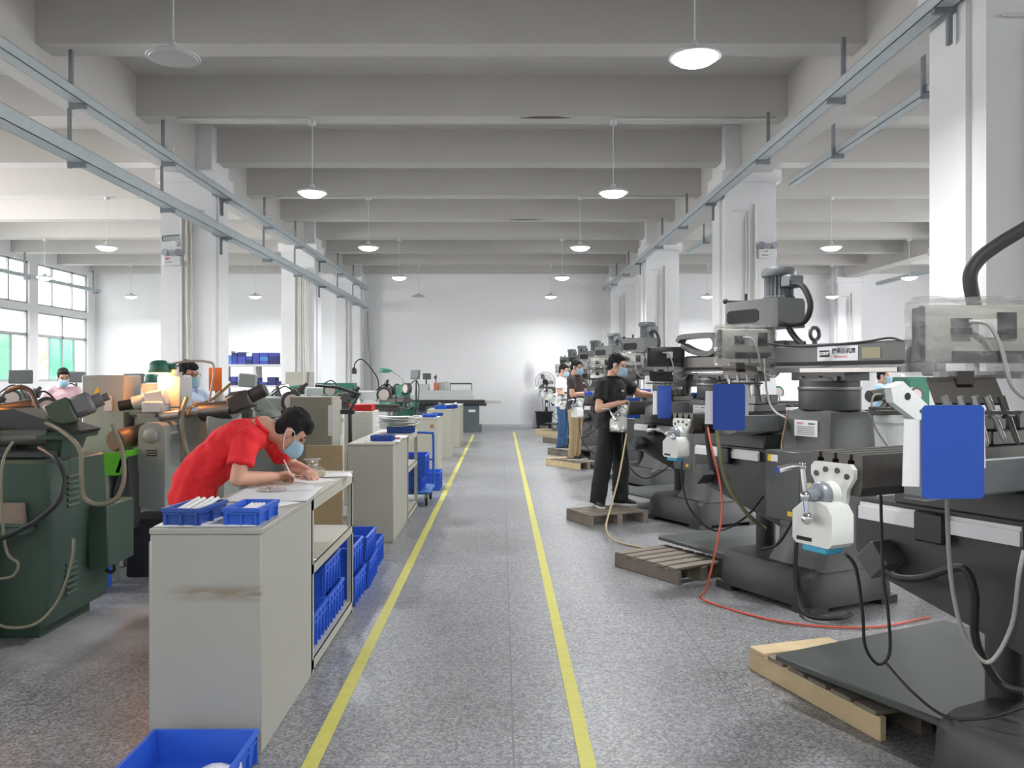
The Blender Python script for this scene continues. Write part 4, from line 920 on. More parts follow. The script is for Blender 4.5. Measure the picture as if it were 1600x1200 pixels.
for x0, x1, y, z, lab in ((6.05, 6.6, 12.4, 1.56, 'tall green cabinet in the right bay'), (6.75, 7.3, 12.6, 1.42, 'lower green cabinet in the right bay')):
    t = thing('green_cabinet', lab, 'cabinet', ((x0+x1)/2, y, 0), 0, 'green cabinets in the right bay')
    W = (x1-x0)/2
    MB().bb(-W, W, 0, .5, 0, z, bev=.01).build('body', M_green2, t); MB().bb(-W+.02, W-.02, -.015, 0, .05, z-.05).build('door', M_green2, t); MB().cyl((W-.08, -.03, z*.55), (W-.08, -.015, z*.55), .02, seg=8).build('handle', M_blackp, t)
# ================================================================ BENCHES, CRATES, PAPER
def stained_beige():
    m = mat('stained_beige_cabinet_paint', (172, 171, 163), .5, amt=.04, scale=2.5, bump=.05)
    n = m.node_tree.nodes; l = m.node_tree.links; b = n['Principled BSDF']
    src = b.inputs['Base Color'].links[0].from_socket
    tc = n.new('ShaderNodeTexCoord'); sx = n.new('ShaderNodeSeparateXYZ'); l.new(tc.outputs['Object'], sx.inputs[0])
    mp = n.new('ShaderNodeMapping'); mp.inputs['Scale'].default_value = (7, 7, 40); l.new(tc.outputs['Object'], mp.inputs[0])
    ns = n.new('ShaderNodeTexNoise'); ns.inputs['Scale'].default_value = 1.4; ns.inputs['Detail'].default_value = 6; l.new(mp.outputs[0], ns.inputs['Vector'])
    def MA(op, a, b_):
        q = n.new('ShaderNodeMath'); q.operation = op; q.use_clamp = op == 'MULTIPLY'
        for i, v in enumerate((a, b_)):
            if isinstance(v, (int, float)): q.inputs[i].default_value = v
            else: l.new(v, q.inputs[i])
        return q.outputs[0]
    band = MA('SUBTRACT', 1.0, MA('DIVIDE', MA('ABSOLUTE', MA('SUBTRACT', sx.outputs[2], .665), 0), .045))
    xr = MA('MULTIPLY', MA('SUBTRACT', sx.outputs[0], -1.40), 8.0)
    fr = MA('MULTIPLY', MA('SUBTRACT', 3.46, sx.outputs[1]), 40.0)
    s = MA('MULTIPLY', MA('MULTIPLY', band, xr), MA('MULTIPLY', MA('SUBTRACT', ns.outputs['Fac'], .30), 4.0))
    s = MA('MULTIPLY', s, fr)
    mx = n.new('ShaderNodeMix'); mx.data_type = 'RGBA'; mx.inputs['B'].default_value = lin((138, 126, 106))+(1,)
    l.new(s, mx.inputs['Factor']); l.new(src, mx.inputs['A']); l.new(mx.outputs['Result'], b.inputs['Base Color'])
    return m
M_stain = stained_beige()
def cabinet(x0, x1, y0, y1, lab, m=M_beige, h=.93, rust=False):
    t = thing('tool_cabinet', lab, 'cabinet', (0, 0, 0), 0, 'beige metal cabinets along the aisle')
    MB().bb(x0, x1, y0, y1, .0, h-.025, bev=.004).build('body', m, t)
    MB().bb(x0-.004, x1+.004, y0-.004, y1+.004, h-.025, h, bev=.004).build('top', m, t)
    for k in (0, 1):
        d = MB().bb(x0-.014, x0, y0+.02+k*(y1-y0)/2, y0+(k+1)*(y1-y0)/2-.01, .06, h-.06).build('door', m, t)
        MB().bb(x0-.03, x0-.014, y0+(y1-y0)*(.44+.12*k)-.01, y0+(y1-y0)*(.44+.12*k)+.01, .42, .54).build('handle', M_steel, d)
    if rust: MB().bb(x1-.12, x1-.06, y0-.002, y0+.001, h-.16, h-.10).build('rust_patch', mat('rust', (150, 112, 84), .8), t)
    return t
XA, XB = -1.445, -.989
cabinet(XA, XB, 3.42, 4.325, 'nearest beige metal cabinet with a brown scuff band, two blue trays on top', M_stain)
cabinet(XA, -1.02, 7.83, 8.95, 'second beige cabinet back, with one blue tray and papers on top')
cabinet(XA, -.985, 12.8, 13.7, 'third beige cabinet back, with a brown rust patch at its corner', rust=True)
cabinet(XA, -.985, 16.1, 17.1, 'fourth beige cabinet back in the row')
cabinet(XA+.1, -.93, 18.5, 20.0, 'farthest beige cabinet of the row, before the surface grinder')
def rack(x0, x1, y0, y1, lab, zs=(.07, .57), h=.93):
    t = thing('shelf_rack', lab, 'shelf', (0, 0, 0), 0, 'open beige shelf racks along the aisle')
    MB().bb(x0, x1, y0, y1, h-.02, h, bev=.003).build('worktop', M_beige, t)
    k = MB(); k.bb(x1-.03, x1, y0, y1, h-.075, h-.02).bb(x0, x0+.03, y0, y1, h-.075, h-.02); k.build('top_rail', M_white_m if False else M_beige, t, flat=True)
    for z in zs:
        k = MB(); k.bb(x0, x1, y0, y1, z-.012, z).bb(x1-.008, x1, y0, y1, z-.05, z).bb(x0, x0+.008, y0, y1, z-.05, z); k.build('shelf', M_beige, t, flat=True)
    for x in (x0, x1-.035):
        for y in (y0, y1-.035):
            k = MB(); k.bb(x, x+.035, y, y+.006, 0, h-.02); k.bb(x if x == x0 else x+.029, x+.006 if x == x0 else x+.035, y, y+.035, 0, h-.02); k.bb(x, x+.035, y+.029, y+.035, 0, h-.02)
            k.build('post', M_beige, t, flat=True)
    return t
rack(XA, XB, 4.345, 5.54, 'open beige shelf rack joined to the nearest cabinet, blue crates on its bottom shelf')
rack(XA, -1.01, 8.97, 9.97, 'open beige shelf rack joined to the second cabinet')

def crate(loc, rz, L, W, H, lab, m=M_crate, group='blue plastic crates', rib=True):
    """open stackable crate with flared walls, rim, ribs"""
    k = MB(); t = .006; f = .012
    def ring(z, o): return [(-L/2-o, -W/2-o, z), (L/2+o, -W/2-o, z), (L/2+o, W/2+o, z), (-L/2-o, W/2+o, z)]
    rows = [ring(0, -f), ring(H-.015, 0), ring(H-.015, .008), ring(H, .008), ring(H, -t), ring(.008, -f-t)]
    V = [v for r_ in rows for v in r_]; Fs = [(3, 2, 1, 0), (20, 21, 22, 23)]
    for i in range(5):
        for j in range(4): Fs.append((i*4+j, i*4+(j+1) % 4, (i+1)*4+(j+1) % 4, (i+1)*4+j))
    k._add(V, Fs)
    if rib:
        n = max(2, int(L/.09))
        for i in range(n+1):
            x = (-L/2+.01)+(L-.02)*i/n
            for s in (-1, 1): k.box((x, s*(W/2-.002), H*.47), (.008, .014, H*.86))
        n = max(2, int(W/.09))
        for i in range(n+1):
            y = (-W/2+.01)+(W-.02)*i/n
            for s in (-1, 1): k.box((s*(L/2-.002), y, H*.47), (.014, .008, H*.86))
        for s in (-1, 1):
            k.box((0, s*W/2, H*.72), (L, .010, .008)); k.box((s*L/2, 0, H*.72), (.010, W, .008))
    o = k.build('storage_crate', m, None, flat=True, loc=loc, rz=rz)
    return tag(o, lab, 'crate', group)
crate((-1.188, 3.03, .0), PI/2, .62, .41, .137, 'large blue crate on the floor at the bottom edge, holding a white sheet')
crate((-1.325, 3.60, .93), PI/2-.12, .255, .155, .074, 'faded blue tray full of white tubes, at the left on the nearest cabinet', M_crated)
crate((-1.085, 3.61, .93), PI/2-.05, .255, .145, .074, 'bright blue tray with a few white tubes, at the right on the nearest cabinet')
crate((-1.20, 4.62, .075), PI/2, .46, .36, .19, 'blue crate on the bottom shelf of the near rack, nearest the cabinet')
crate((-1.20, 5.12, .075), PI/2, .46, .36, .19, 'blue crate on the bottom shelf of the near rack, at its far end')
crate((-1.22, 5.10, .265), PI/2, .46, .36, .19, 'blue crate stacked on another one under the middle shelf of the near rack')
crate((-1.17, 5.82, .0), PI/2, .44, .36, .20, 'blue crate on the floor just past the near rack')
crate((-1.18, 5.81, .202), PI/2, .44, .34, .20, 'blue crate on top of the one just past the near rack')
crate((-1.16, 6.32, .0), PI/2+.03, .46, .36, .20, 'blue crate on the floor, second past the near rack')
crate((-1.16, 6.31, .202), PI/2, .44, .34, .18, 'blue crate on top of the second one past the near rack')
crate((-1.19, 6.86, .0), PI/2, .46, .36, .22, 'blue crate on the floor in front of the second cabinet')
crate((-1.16, 8.12, .934), 0, .21, .15, .055, 'small blue tray on white paper on the second cabinet', M_crated)
crate((-1.13, 9.35, .934), .05, .29, .24, .07, 'blue tray under a heap of papers on the second rack', M_crated)
crate((-1.13, 13.05, .934), 0, .20, .3, .045, 'small blue tray on the third cabinet')
crate((-1.04, 13.5, .934), 0, .16, .25, .045, 'flat blue tray at the far end of the third cabinet', M_crated)
crate((-1.20, 16.4, .934), 0, .22, .3, .07, 'blue tray at the left on the fourth cabinet')
crate((-1.05, 16.7, .934), 0, .30, .35, .07, 'long blue tray under a grey sheet on the fourth cabinet', M_crated)

def roll(loc, d, L, r_, lab, grp):
    d = Vector(d).normalized(); c = Vector(loc)
    o = MB().cyl(c-d*L/2, c+d*L/2, r_, seg=10).build('paper_tube', M_paper); return tag(o, lab, 'paper tube', grp)
for i in range(8):
    x = -1.375+.0145*i; roll((x, 3.60+.012*(i % 3), .99+.011*(i % 2)), (.12, 1, .10+.03*(i % 2)), .19, .008, 'white paper tube lying in the faded blue tray', 'white tubes in the faded tray')
for i in range(4):
    roll((-1.11+.017*i, 3.62, .985), (.05, 1, .05), .15, .008, 'white paper tube lying in the bright blue tray', 'white tubes in the bright tray')
def sheet(x, y, z, w_, d_, rz, lab, m=M_paper, curl=.0, grp='papers on the benches', cat='paper'):
    k = MB(); k.sheet(1, 1, 6, 6, lambda u, v: ((u-.5)*w_, (v-.5)*d_, curl*((abs(u-.5)*2)**2*math.sin(3*v+1)+.3*u*v)))
    o = k.build('paper_sheet', m, None, loc=(x, y, z), rz=rz)
    md = o.modifiers.new('thickness', 'SOLIDIFY'); md.thickness = .0018; md.offset = 1
    return tag(o, lab, cat, grp)
sheet(-1.24, 3.66, .9305, .42, .40, .02, 'white sheet under the two blue trays on the nearest cabinet')
sheet(-1.16, 4.05, .9305, .21, .29, -.5, 'white sheet with a shadowed edge beside the bright blue tray')
sheet(-1.20, 4.42, .933, .42, .55, .06, 'large printed drawing spread before the man in red', M_papr2)
sheet(-1.20, 4.62, .9355, .30, .21, .2, 'printed sheet with reddish text under the forearm of the man in red', M_papr2)
sheet(-1.17, 5.02, .9305, .21, .29, .9, 'white sheet the man in red is writing on')
sheet(-1.10, 5.25, .9345, .30, .21, .25, 'white sheet at the far end of the near rack')
sheet(-1.16, 4.52, .5715, .21, .29, .6, 'white sheet on the middle shelf of the near rack')
sheet(-1.16, 8.10, .9315, .34, .28, .1, 'white sheet under the small blue tray on the second cabinet')
sheet(-1.20, 8.7, .9315, .42, .30, .05, 'white sheet in the middle of the second cabinet')
for i in range(6):
    sheet(-1.16+.02*(i % 3-1), 9.33+.03*(i % 2), 1.008+.020*i, .42, .30, .3*math.sin(i*2.1), ['lowest', 'second lowest', 'third', 'fourth', 'fifth', 'topmost'][i]+' sheet of the curled paper heap on the second rack', curl=.018)
sheet(-1.17, 13.2, .9315, .36, .5, .1, 'white sheet on the third cabinet')
sheet(-1.1, 16.72, 1.006, .35, .4, .2, 'grey sheet on top of the long blue tray', M_papr2, curl=.05)
sheet(-1.09, 3.14, .035, .20, .22, .35, 'white sheet inside the large blue crate at the bottom edge', curl=.07)
pen = MB(); pen.cyl((-1.30, 8.55, .94), (-1.10, 8.60, .94), .008, seg=8)
o = MB().box((0, 0, .006), (.12, .05, .010), rz=.1).build('red_marker', M_red, None, loc=(-1.09, 8.42, .934)); tag(o, 'small red object on the second cabinet beside the blue tray', 'marker'); pen.bm.free()
o = MB().box((0, 0, .018), (.085, .035, .034), rz=.3, bev=.004).build('cork_block', mat('beige_block', (202, 190, 168), .7), None, loc=(-1.14, 5.17, .937)); tag(o, 'small beige block on the near rack in front of the writing hand', 'block')
# plastic bags
def bag(loc, s, lab, m=M_film, zipped=False):
    rnd = random.Random(int(loc[1]*100)); k = MB()
    bmesh.ops.create_icosphere(k.bm, subdivisions=3, radius=1)
    for v in k.bm.verts:
        n_ = 1+.22*math.sin(7*v.co.x+3*v.co.z+loc[1])*math.sin(9*v.co.y+2)
        v.co = Vector((v.co.x*s[0]*n_, v.co.y*s[1]*n_, max(-.55, v.co.z)*s[2]*n_+s[2]*.56))
    t = thing('plastic_bag', lab, 'plastic bag', loc, 0, 'clear plastic bags of parts')
    k.build('bag', m, t)
    if zipped:
        k = MB(); k.sheet(1, 1, 8, 6, lambda u, v: ((u-.5)*.10*(.5+.6*v), .012*math.sin(6*u+4*v), s[2]*1.2+.055*v)); o = k.build('bag_neck', m, t)
        k = MB(); k.box((0, 0, s[2]*1.2+.045), (.11, .006, .005)); k.build('zip_strip', M_paper, t)
    k = MB()
    for i in range(9): k.box((rnd.uniform(-.5, .5)*s[0], rnd.uniform(-.5, .5)*s[1], .008+.006*(i % 3)), (.022, .012, .010), rz=rnd.random()*3)
    k.build('parts', mat('pinkish_parts', (214, 188, 176), .6), t)
    return t
bag((-1.22, 5.36, .937), (.075, .06, .035), 'clear zip bag standing open on the near rack beyond the writing hand', zipped=True)
bag((-1.24, 4.50, .9375), (.075, .05, .014), 'flat clear bag of dark pins on the drawing')
bag((-1.12, 4.60, .575), (.06, .09, .05), 'crumpled clear bag on the middle shelf of the near rack')
bag((-1.05, 4.46, .572), (.035, .045, .03), 'small clear bag at the front of the middle shelf of the near rack')

# blue platform trolley
M_cart = mat('blue_trolley_paint', (32, 98, 176), .4)
t = thing('platform_trolley', 'blue platform trolley with a bent tube handle, beside the second rack', 'trolley', (-1.10, 10.35, 0))
MB().bb(-.24, .24, -.36, .36, .145, .185, bev=.012).build('platform', M_cart, t)
MB().tube([(-.22, .33, .18), (-.22, .33, .78), (-.17, .33, .84), (.17, .33, .84), (.22, .33, .78), (.22, .33, .18)], .016, sub=4).build('handle', M_cart, t)
MB().cyl((-.22, .33, .5), (.22, .33, .5), .012).build('cross_bar', M_cart, t)
for x in (-.19, .19):
    for y in (-.29, .29):
        w_ = MB(); w_.cyl((x-.015, y, .05), (x+.015, y, .05), .05, seg=16); w_ = w_.build('wheel', M_black, t)
        MB().bb(x-.022, x+.022, y-.02, y+.02, .06, .145).build('fork', mat('zinc', (170, 160, 130), .4, .6), w_)
crate((-1.14, 10.24, .187), PI/2, .46, .36, .16, 'blue crate on the trolley platform')
crate((-1.12, 10.26, .350), PI/2, .50, .40, .26, 'blue crate on top of the other one on the trolley')
crate((-1.02, 11.6, 0), PI/2, .46, .34, .25, 'blue crate on the floor beyond the trolley')

# panel, cabinets and board behind the red man
t = thing('tall_cabinet', 'tall grey-brown cabinet panel behind the head of the man in red', 'cabinet', (-1.86, 8.2, 0))
MB().bb(-.22, .19, -.05, .35, 0, 1.36, bev=.006).build('body', mat('taupe_cabinet_paint', (134, 130, 116), .55), t); MB().bb(.19, .20, -.05, .35, 0, 1.36).build('side_panel', M_beige, t)
sh = MB().bb(.16, .195, -.056, -.05, .98, 1.28).build('hung_sheet', M_papr2, t)
t = thing('parts_cabinet', 'cream cabinet with a red box on top, behind the second cabinet', 'cabinet', (-1.73, 10.1, 0))
MB().bb(-.19, .17, 0, .45, 0, 1.14, bev=.006).build('body', mat('cream_cabinet_paint', (214, 214, 204), .5), t)
MB().bb(-.17, .15, -.012, 0, .06, 1.08).build('door', mat('cream_cabinet_paint', (214, 214, 204), .5), t)
o = MB().bb(-.13, .14, 0, .26, 0, .085, bev=.006).build('red_box', M_red, None, loc=(-1.72, 10.12, 1.14)); tag(o, 'flat red box on top of the cream cabinet', 'box')
t = thing('switch_box', 'beige electrical box on a frame between the grey panel and the cream cabinet', 'control box', (-2.13, 10.3, 0))
MB().bb(-.10, .09, 0, .30, .82, 1.27, bev=.006).build('body', M_beige, t)
for x in (-.09, .06): MB().bb(x, x+.03, .02, .05, 0, .82).build('leg', M_beige, t)
t = MB().bb(-1.80, -1.47, 7.66, 7.70, .0, .925).build('plywood_board', M_board); tag(t, 'brown board standing upright behind the near rack', 'board')
o = MB().bb(-1.40, -1.08, 9.15, 9.45, .075, .30, bev=.004).build('cardboard_box', mat('cream_carton', (220, 208, 172), .7)); tag(o, 'cream carton on the bottom shelf of the second rack', 'box')

# shelves of blue boxes in the distance, left
t = thing('storage_shelf', 'grey shelves full of blue boxes beyond the first white column', 'shelf', (-5.75, 19.6, 0))
for x in (-.75, .0, .75): MB().bb(x-.03, x+.03, -.25, .25, 0, 1.86).build('upright', M_lgrey, t)
for z in (.55, .98, 1.37, 1.86): MB().bb(-.78, .78, -.26, .26, z-.05, z).build('shelf_board', M_lgrey, t)
rnd = random.Random(5); M_bx = [mat('blue_carton', (60, 72, 160), .6), mat('navy_carton', (40, 44, 104), .6), mat('white_carton', (226, 228, 232), .6), mat('sky_carton', (70, 130, 190), .6)]
nb = 0
for z, zn in ((1.86, 'top'), (1.37, 'upper'), (.98, 'lower')):
    x = -.72
    while x < .66:
        w_ = rnd.uniform(.11, .2); hh = z; n_ = 3 if z > 1.8 and x < .45 else rnd.choice((1, 2, 2))
        if z > 1.8 and x > .42: break
        for i in range(n_):
            h_ = rnd.uniform(.07, .11); c_ = rnd.choice((0, 0, 1, 1, 2, 3))
            if hh+h_ > z+.36: break
            o = MB().bb(-w_/2, w_/2, -.15, .15, 0, h_).build('carton', M_bx[c_], None, loc=(-5.75+x+w_/2, 19.55, hh+.001))
            tag(o, f'small {["blue", "dark blue", "white", "sky blue"][c_]} carton on the {zn} shelf of the distant rack', 'box', f'{["blue", "dark blue", "white", "sky blue"][c_]} cartons on the {zn} distant shelf'); hh += h_+.002; nb += 1
        x += w_+.015
t = thing('green_rail', 'dark green cabinet top behind the pale grey grinders', 'cabinet', (-2.95, 15.2, 0))
MB().bb(-.45, .25, 0, .3, .0, 1.45).build('body', M_green2, t); MB().bb(-.43, .23, -.01, 0, .1, 1.4).build('door', M_green2, t)
t = thing('wall_board', 'small grey board on the second column behind the bent lamp', 'board', at(468, 592, 18.9))
MB().bb(-.32, .32, 0, .03, -.16, .16).build('board', mat('grey_board', (170, 168, 158), .7), t)
# ================================================================ PEOPLE
M_skin = mat('skin', (208, 160, 136), .55, amt=.06, scale=12)
M_hair = mat('black_hair', (22, 21, 22), .9, amt=.3, scale=60, bump=.6, bscale=220)
M_mask = mat('surgical_mask_blue', (156, 190, 208), .75, amt=.04)
M_loop = mat('mask_loop_white', (235, 235, 235), .7)
M_eye = mat('dark_eye', (30, 24, 22), .3)
M_shoe = mat('black_shoe', (34, 34, 36), .5)
M_sole = mat('white_sole', (220, 220, 216), .6)
def shrink(o, vox, it=4, disp=0.0, nscale=.10):
    m = o.modifiers.new('union', 'REMESH'); m.mode = 'VOXEL'; m.voxel_size = vox; m.use_smooth_shade = True
    s = o.modifiers.new('soften', 'SMOOTH'); s.factor = .5; s.iterations = it
    if disp:
        t = bpy.data.textures.new('cloth_folds', 'CLOUDS'); t.noise_scale = nscale; t.noise_depth = 1
        d = o.modifiers.new('folds', 'DISPLACE'); d.texture = t; d.strength = disp; d.mid_level = .5; d.texture_coords = 'LOCAL'
    return o
def capsule(k, a, b, r0, r1, seg=14):
    a, b = Vector(a), Vector(b); k.cyl(a, b, r0, r1, seg=seg); k.ball(a, r0, u=12, v=8); k.ball(b, r1, u=12, v=8)
def loft(k, rings, seg=28, p=2.5):
    """rings: (centre, side vector, front vector, half width, half depth)"""
    L = []
    for c, s, f, w_, d_ in rings:
        R = []
        for i in range(seg):
            a = 2*PI*i/seg; ca, sa = math.cos(a), math.sin(a)
            x = math.copysign(abs(ca)**(2/p), ca); y = math.copysign(abs(sa)**(2/p), sa)
            R.append(k.bm.verts.new(Vector(c)+Vector(s)*x*w_+Vector(f)*y*d_))
        L.append(R)
    for A, B in zip(L, L[1:]):
        for i in range(seg): k.bm.faces.new((A[i], A[(i+1) % seg], B[(i+1) % seg], B[i]))
    k.bm.faces.new(L[0][::-1]); k.bm.faces.new(L[-1])
def rot3(s, f, u): return Matrix((s, f, u)).transposed()
def hand(k, w_, d, n, thumb, curl, spread=.0, hs=1.0):
    """palm, four jointed fingers of unequal length, a thumb from the side of the palm"""
    d = Vector(d).normalized(); n = Vector(n); n = (n-d*n.dot(d)).normalized(); a = n.cross(d)
    if a.dot(Vector(thumb)) < 0: a = -a
    w_ = Vector(w_)
    loft(k, [(w_-d*.01, a, n, .027*hs, .020*hs), (w_+d*.03*hs, a, n, .036*hs, .018*hs), (w_+d*.065*hs, a, n, .042*hs, .016*hs), (w_+d*.092*hs, a, n, .039*hs, .012*hs)], 16, 2.6)
    for q, (off, L, cu) in enumerate(((.031, .070, curl), (.0105, .078, curl*1.05), (-.0105, .072, curl*1.12), (-.030, .056, curl*1.2))):
        p = w_+d*(.084-.006*abs(q-1))*hs+a*off*hs; ang = cu*.55; r_ = (.0092, .0095, .009, .0078)[q]*hs
        for L_, rr in ((L*.46, 1), (L*.31, .93), (L*.25, .85)):
            v = (d*math.cos(ang)+n*math.sin(ang)+a*spread*off*4).normalized(); e = p+v*L_*hs
            capsule(k, p, e, r_*rr, r_*rr*.92, 10); p = e; ang += cu*.75
    p = w_+d*.022*hs+a*.030*hs
    e = p+(d*.62+a*.55+n*.35).normalized()*.040*hs; capsule(k, p, e, .0135*hs, .0115*hs, 10)
    f = e+(d*.80+a*(.1-.4*min(curl, 1))+n*.45).normalized()*.030*hs; capsule(k, e, f, .0112*hs, .0095*hs, 10)
    g = f+(d*.85-a*.25*min(curl, 1)+n*.35).normalized()*.022*hs; capsule(k, f, g, .0095*hs, .008*hs, 10)

def stand(base, F2, H=1.70):
    """default standing joints in world space for a body facing F2"""
    b = Vector(base); f = Vector((F2[0], F2[1], 0)).normalized(); s = Vector((f.y, -f.x, 0)); u = Vector((0, 0, 1)); h = H/1.70
    P = lambda r, fw, z: b+s*r*h+f*fw*h+u*z*h
    return dict(b=b, f=f, s=s, pelvis=P(0, 0, .92), waist=P(0, 0, 1.05), chest=P(0, .01, 1.26), neck=P(0, -.01, 1.43), head=P(0, .03, 1.575), face=f.copy(), up=u.copy(),
                sh=[P(.185, 0, 1.38), P(-.185, 0, 1.38)], el=[P(.24, -.02, 1.09), P(-.24, -.02, 1.09)], wr=[P(.23, .18, .96), P(-.23, .18, .96)],
                hip=[P(.09, 0, .88), P(-.09, 0, .88)], kn=[P(.10, .02, .48), P(-.10, .02, .48)], an=[P(.11, -.01, .085), P(-.11, -.01, .085)], toe=[f.copy(), f.copy()],
                hd=[f.copy(), f.copy()], hn=[-u, -u], ht=[-s, s], curl=[.5, .5], h=h)

def person(J, label, shirt, pants, vox=.009, pants_w=1.0, hair_up=.0, mask=True, glasses=False, hem=None, sleeve=.62, logo=None, shoes=True, shirt_disp=.024, cap=None, hair_front=0.0):
    b = J['b']; h = J['h']; U = Vector((0, 0, 1)); s, f = J['s'], J['f']
    W = Matrix.Translation(-b)
    def fin(k, name, m, parent, v, it=4, disp=0, ns=.1):
        k.bm.transform(W); o = k.build(name, m, parent, ang=3.2)
        if parent is None: o.location = b
        return shrink(o, v, it, disp, ns)
    # ---- one continuous skin surface
    k = MB(); hc = J['head']; fu = J['face'].normalized(); up = J['up']; up = (up-fu*up.dot(fu)).normalized(); sd = fu.cross(up); R = rot3(sd, fu, up); q = .93*h
    def hp(x, y, z): return hc+(sd*x+fu*y+up*z)*q
    k.ball(hp(0, -.012, .035), (.076*q, .096*q, .098*q), R, 22, 16); k.ball(hp(0, .022, -.05), (.060*q, .070*q, .078*q), R, 18, 12); k.ball(hp(0, .045, -.105), (.034*q, .036*q, .028*q), R)
    k.ball(hp(0, .070, .028), (.056*q, .022*q, .018*q), R); k.ball(hp(0, .096, -.018), (.013*q, .020*q, .016*q), R); k.ball(hp(0, .088, .006), (.009*q, .016*q, .026*q), R); k.ball(hp(0, .086, -.066), (.026*q, .010*q, .012*q), R)
    for x in (-1, 1):
        k.ball(hp(.078*x, -.012, -.008), (.012*q, .022*q, .034*q), R); k.ball(hp(.042*x, .060, -.022), (.024*q, .022*q, .022*q), R)
    capsule(k, J['neck']-up*.0, hp(0, -.03, -.05), .060*h, .056*h); capsule(k, J['chest'], J['neck'], .09*h, .06*h)
    capsule(k, J['pelvis'], J['chest'], .10*h, .10*h)
    for i in (0, 1):
        capsule(k, J['chest'].lerp(J['sh'][i], .5), J['sh'][i], .05*h, .045*h)
        capsule(k, J['sh'][i], J['el'][i], .050*h, .042*h); m1 = J['el'][i].lerp(J['wr'][i], .3); capsule(k, J['el'][i], m1, .041*h, .043*h); capsule(k, m1, J['wr'][i], .043*h, .028*h)
        hand(k, J['wr'][i], J['hd'][i], J['hn'][i], J['ht'][i], J['curl'][i], hs=1.0*h)
        capsule(k, J['hip'][i], J['kn'][i], .07*h, .05*h); capsule(k, J['kn'][i], J['an'][i], .05*h, .036*h); k.ball(J['an'][i], .036*h)
    root = fin(k, 'person', M_skin, None, vox, 3); tag(root, label, 'person', None)
    # ---- hair
    k = MB(); k.ball(hp(0, -.024, .058+hair_up*.4), (.083*q, .098*q, (.090+hair_up*.5)*q), R, 22, 16); k.ball(hp(0, -.062, .0), (.074*q, .058*q, .088*q), R, 18, 12)
    k.ball(hp(0, .040, .098+hair_up), (.066*q, .052*q, .034*q), R)
    if hair_front: k.ball(hp(0, .066, .082), (.060*q, .036*q, .034*q), R)
    for x in (-1, 1): k.ball(hp(.072*x, .012, .035), (.012*q, .026*q, .045*q), R)
    rr = random.Random(3)
    for i in range(70):
        a = rr.uniform(0, 2*PI); e = rr.uniform(.15, 1.35); p_ = hp(.084*math.cos(a)*math.cos(e), -.024+.10*math.sin(a)*math.cos(e), .058+(.092+hair_up)*math.sin(e))
        k.ball(p_, (.010*q, .014*q, .008*q), R, 6, 5)
    fin(k, 'hair', M_hair, root, max(.006, vox*.8), 2)
    # ---- eyes and brows
    for x in (-1, 1):
        k = MB(); k.ball(hp(.031*x, .083, .010), (.014*q, .007*q, .006*q), R, 10, 8); k.bm.transform(W); k.build('eye', M_eye, root)
        k = MB(); k.ball(hp(.032*x, .085, .035), (.020*q, .008*q, .005*q), R, 10, 8); k.bm.transform(W); k.build('eyebrow', M_hair, root)
    if mask:
        k = MB()
        def mp(u_, v_):
            a = (u_-.5)*2*1.25; z = -.122+.118*v_; Rr = .105+.034*math.sin(PI*min(1, v_*.85+.12)); ed = abs(u_-.5)*2
            return hp(.074*math.sin(a)*(1-.10*(1-v_)), .005+Rr*math.cos(a)*1.0-.004*(ed > .9), z+.012*ed*(.5-v_)+.0025*math.sin(v_*18))
        k.sheet(1, 1, 20, 14, mp); k.bm.transform(W); o = k.build('face_mask', M_mask, root, ang=3.2); md = o.modifiers.new('thickness', 'SOLIDIFY'); md.thickness = .003; md.offset = 1
        for x in (-1, 1):
            k = MB(); k.tube([hp(.072*x, .042, -.010), hp(.082*x, .010, .022), hp(.086*x, -.026, .012), hp(.084*x, -.022, -.03), hp(.074*x, .035, -.105)], .0026, seg=6); k.bm.transform(W); k.build('ear_loop', M_loop, o)
    if glasses:
        k = MB()
        for x in (-1, 1):
            k.tube([hp(.034*x+.026*math.cos(a), .108, .008+.020*math.sin(a)) for a in [2*PI*i/14 for i in range(14)]], .002, seg=5, sub=1, closed=True)
            k.tube([hp(.060*x, .106, .012), hp(.082*x, .03, .012), hp(.084*x, -.01, .008)], .002, seg=5, sub=1)
        k.tube([hp(-.008, .110, .010), hp(.008, .110, .010)], .002, seg=5, sub=1); k.bm.transform(W); k.build('glasses', M_eye, root)
    # ---- shirt
    ax = (J['neck']-J['pelvis']).normalized(); sv = (J['sh'][0]-J['sh'][1]).normalized(); fv = ax.cross(sv)*-1; fv = fv.normalized()
    if fv.dot(f) < 0 and ax.z > .3: fv = -fv
    k = MB(); ps = (s).normalized(); pf = ps.cross(ax)*-1; pf = pf.normalized()
    if pf.dot(fv) < 0: pf = -pf
    hemc = J['pelvis']-ax*.06*h if hem is None else hem
    C = J['chest']; Wt = J['waist']; N = J['neck']
    loft(k, [(hemc, ps, pf, .192*h, .146*h), (J['pelvis'], ps, pf, .190*h, .145*h), (Wt, ps, pf, .176*h, .126*h), (C-ax*.04*h, sv, fv, .188*h, .125*h), (C.lerp(N, .45), sv, fv, .190*h, .112*h), (C.lerp(N, .72), sv, fv, .150*h, .090*h), (C.lerp(N, .95), sv, fv, .080*h, .070*h)], 30, 2.4)
    for i in (0, 1):
        sh = J['sh'][i]; e = sh.lerp(J['el'][i], sleeve); d = (J['el'][i]-sh).normalized()
        k.ball(sh+(N-sh)*.06, (.072*h, .072*h, .070*h)); k.cyl(sh, e, .070*h, .076*h, seg=20); k.cyl(sh.lerp(N, .5)-U*.02, sh, .075*h, .068*h)
    fin(k, 'shirt', shirt, root, max(.008, vox), 5, shirt_disp, .09)
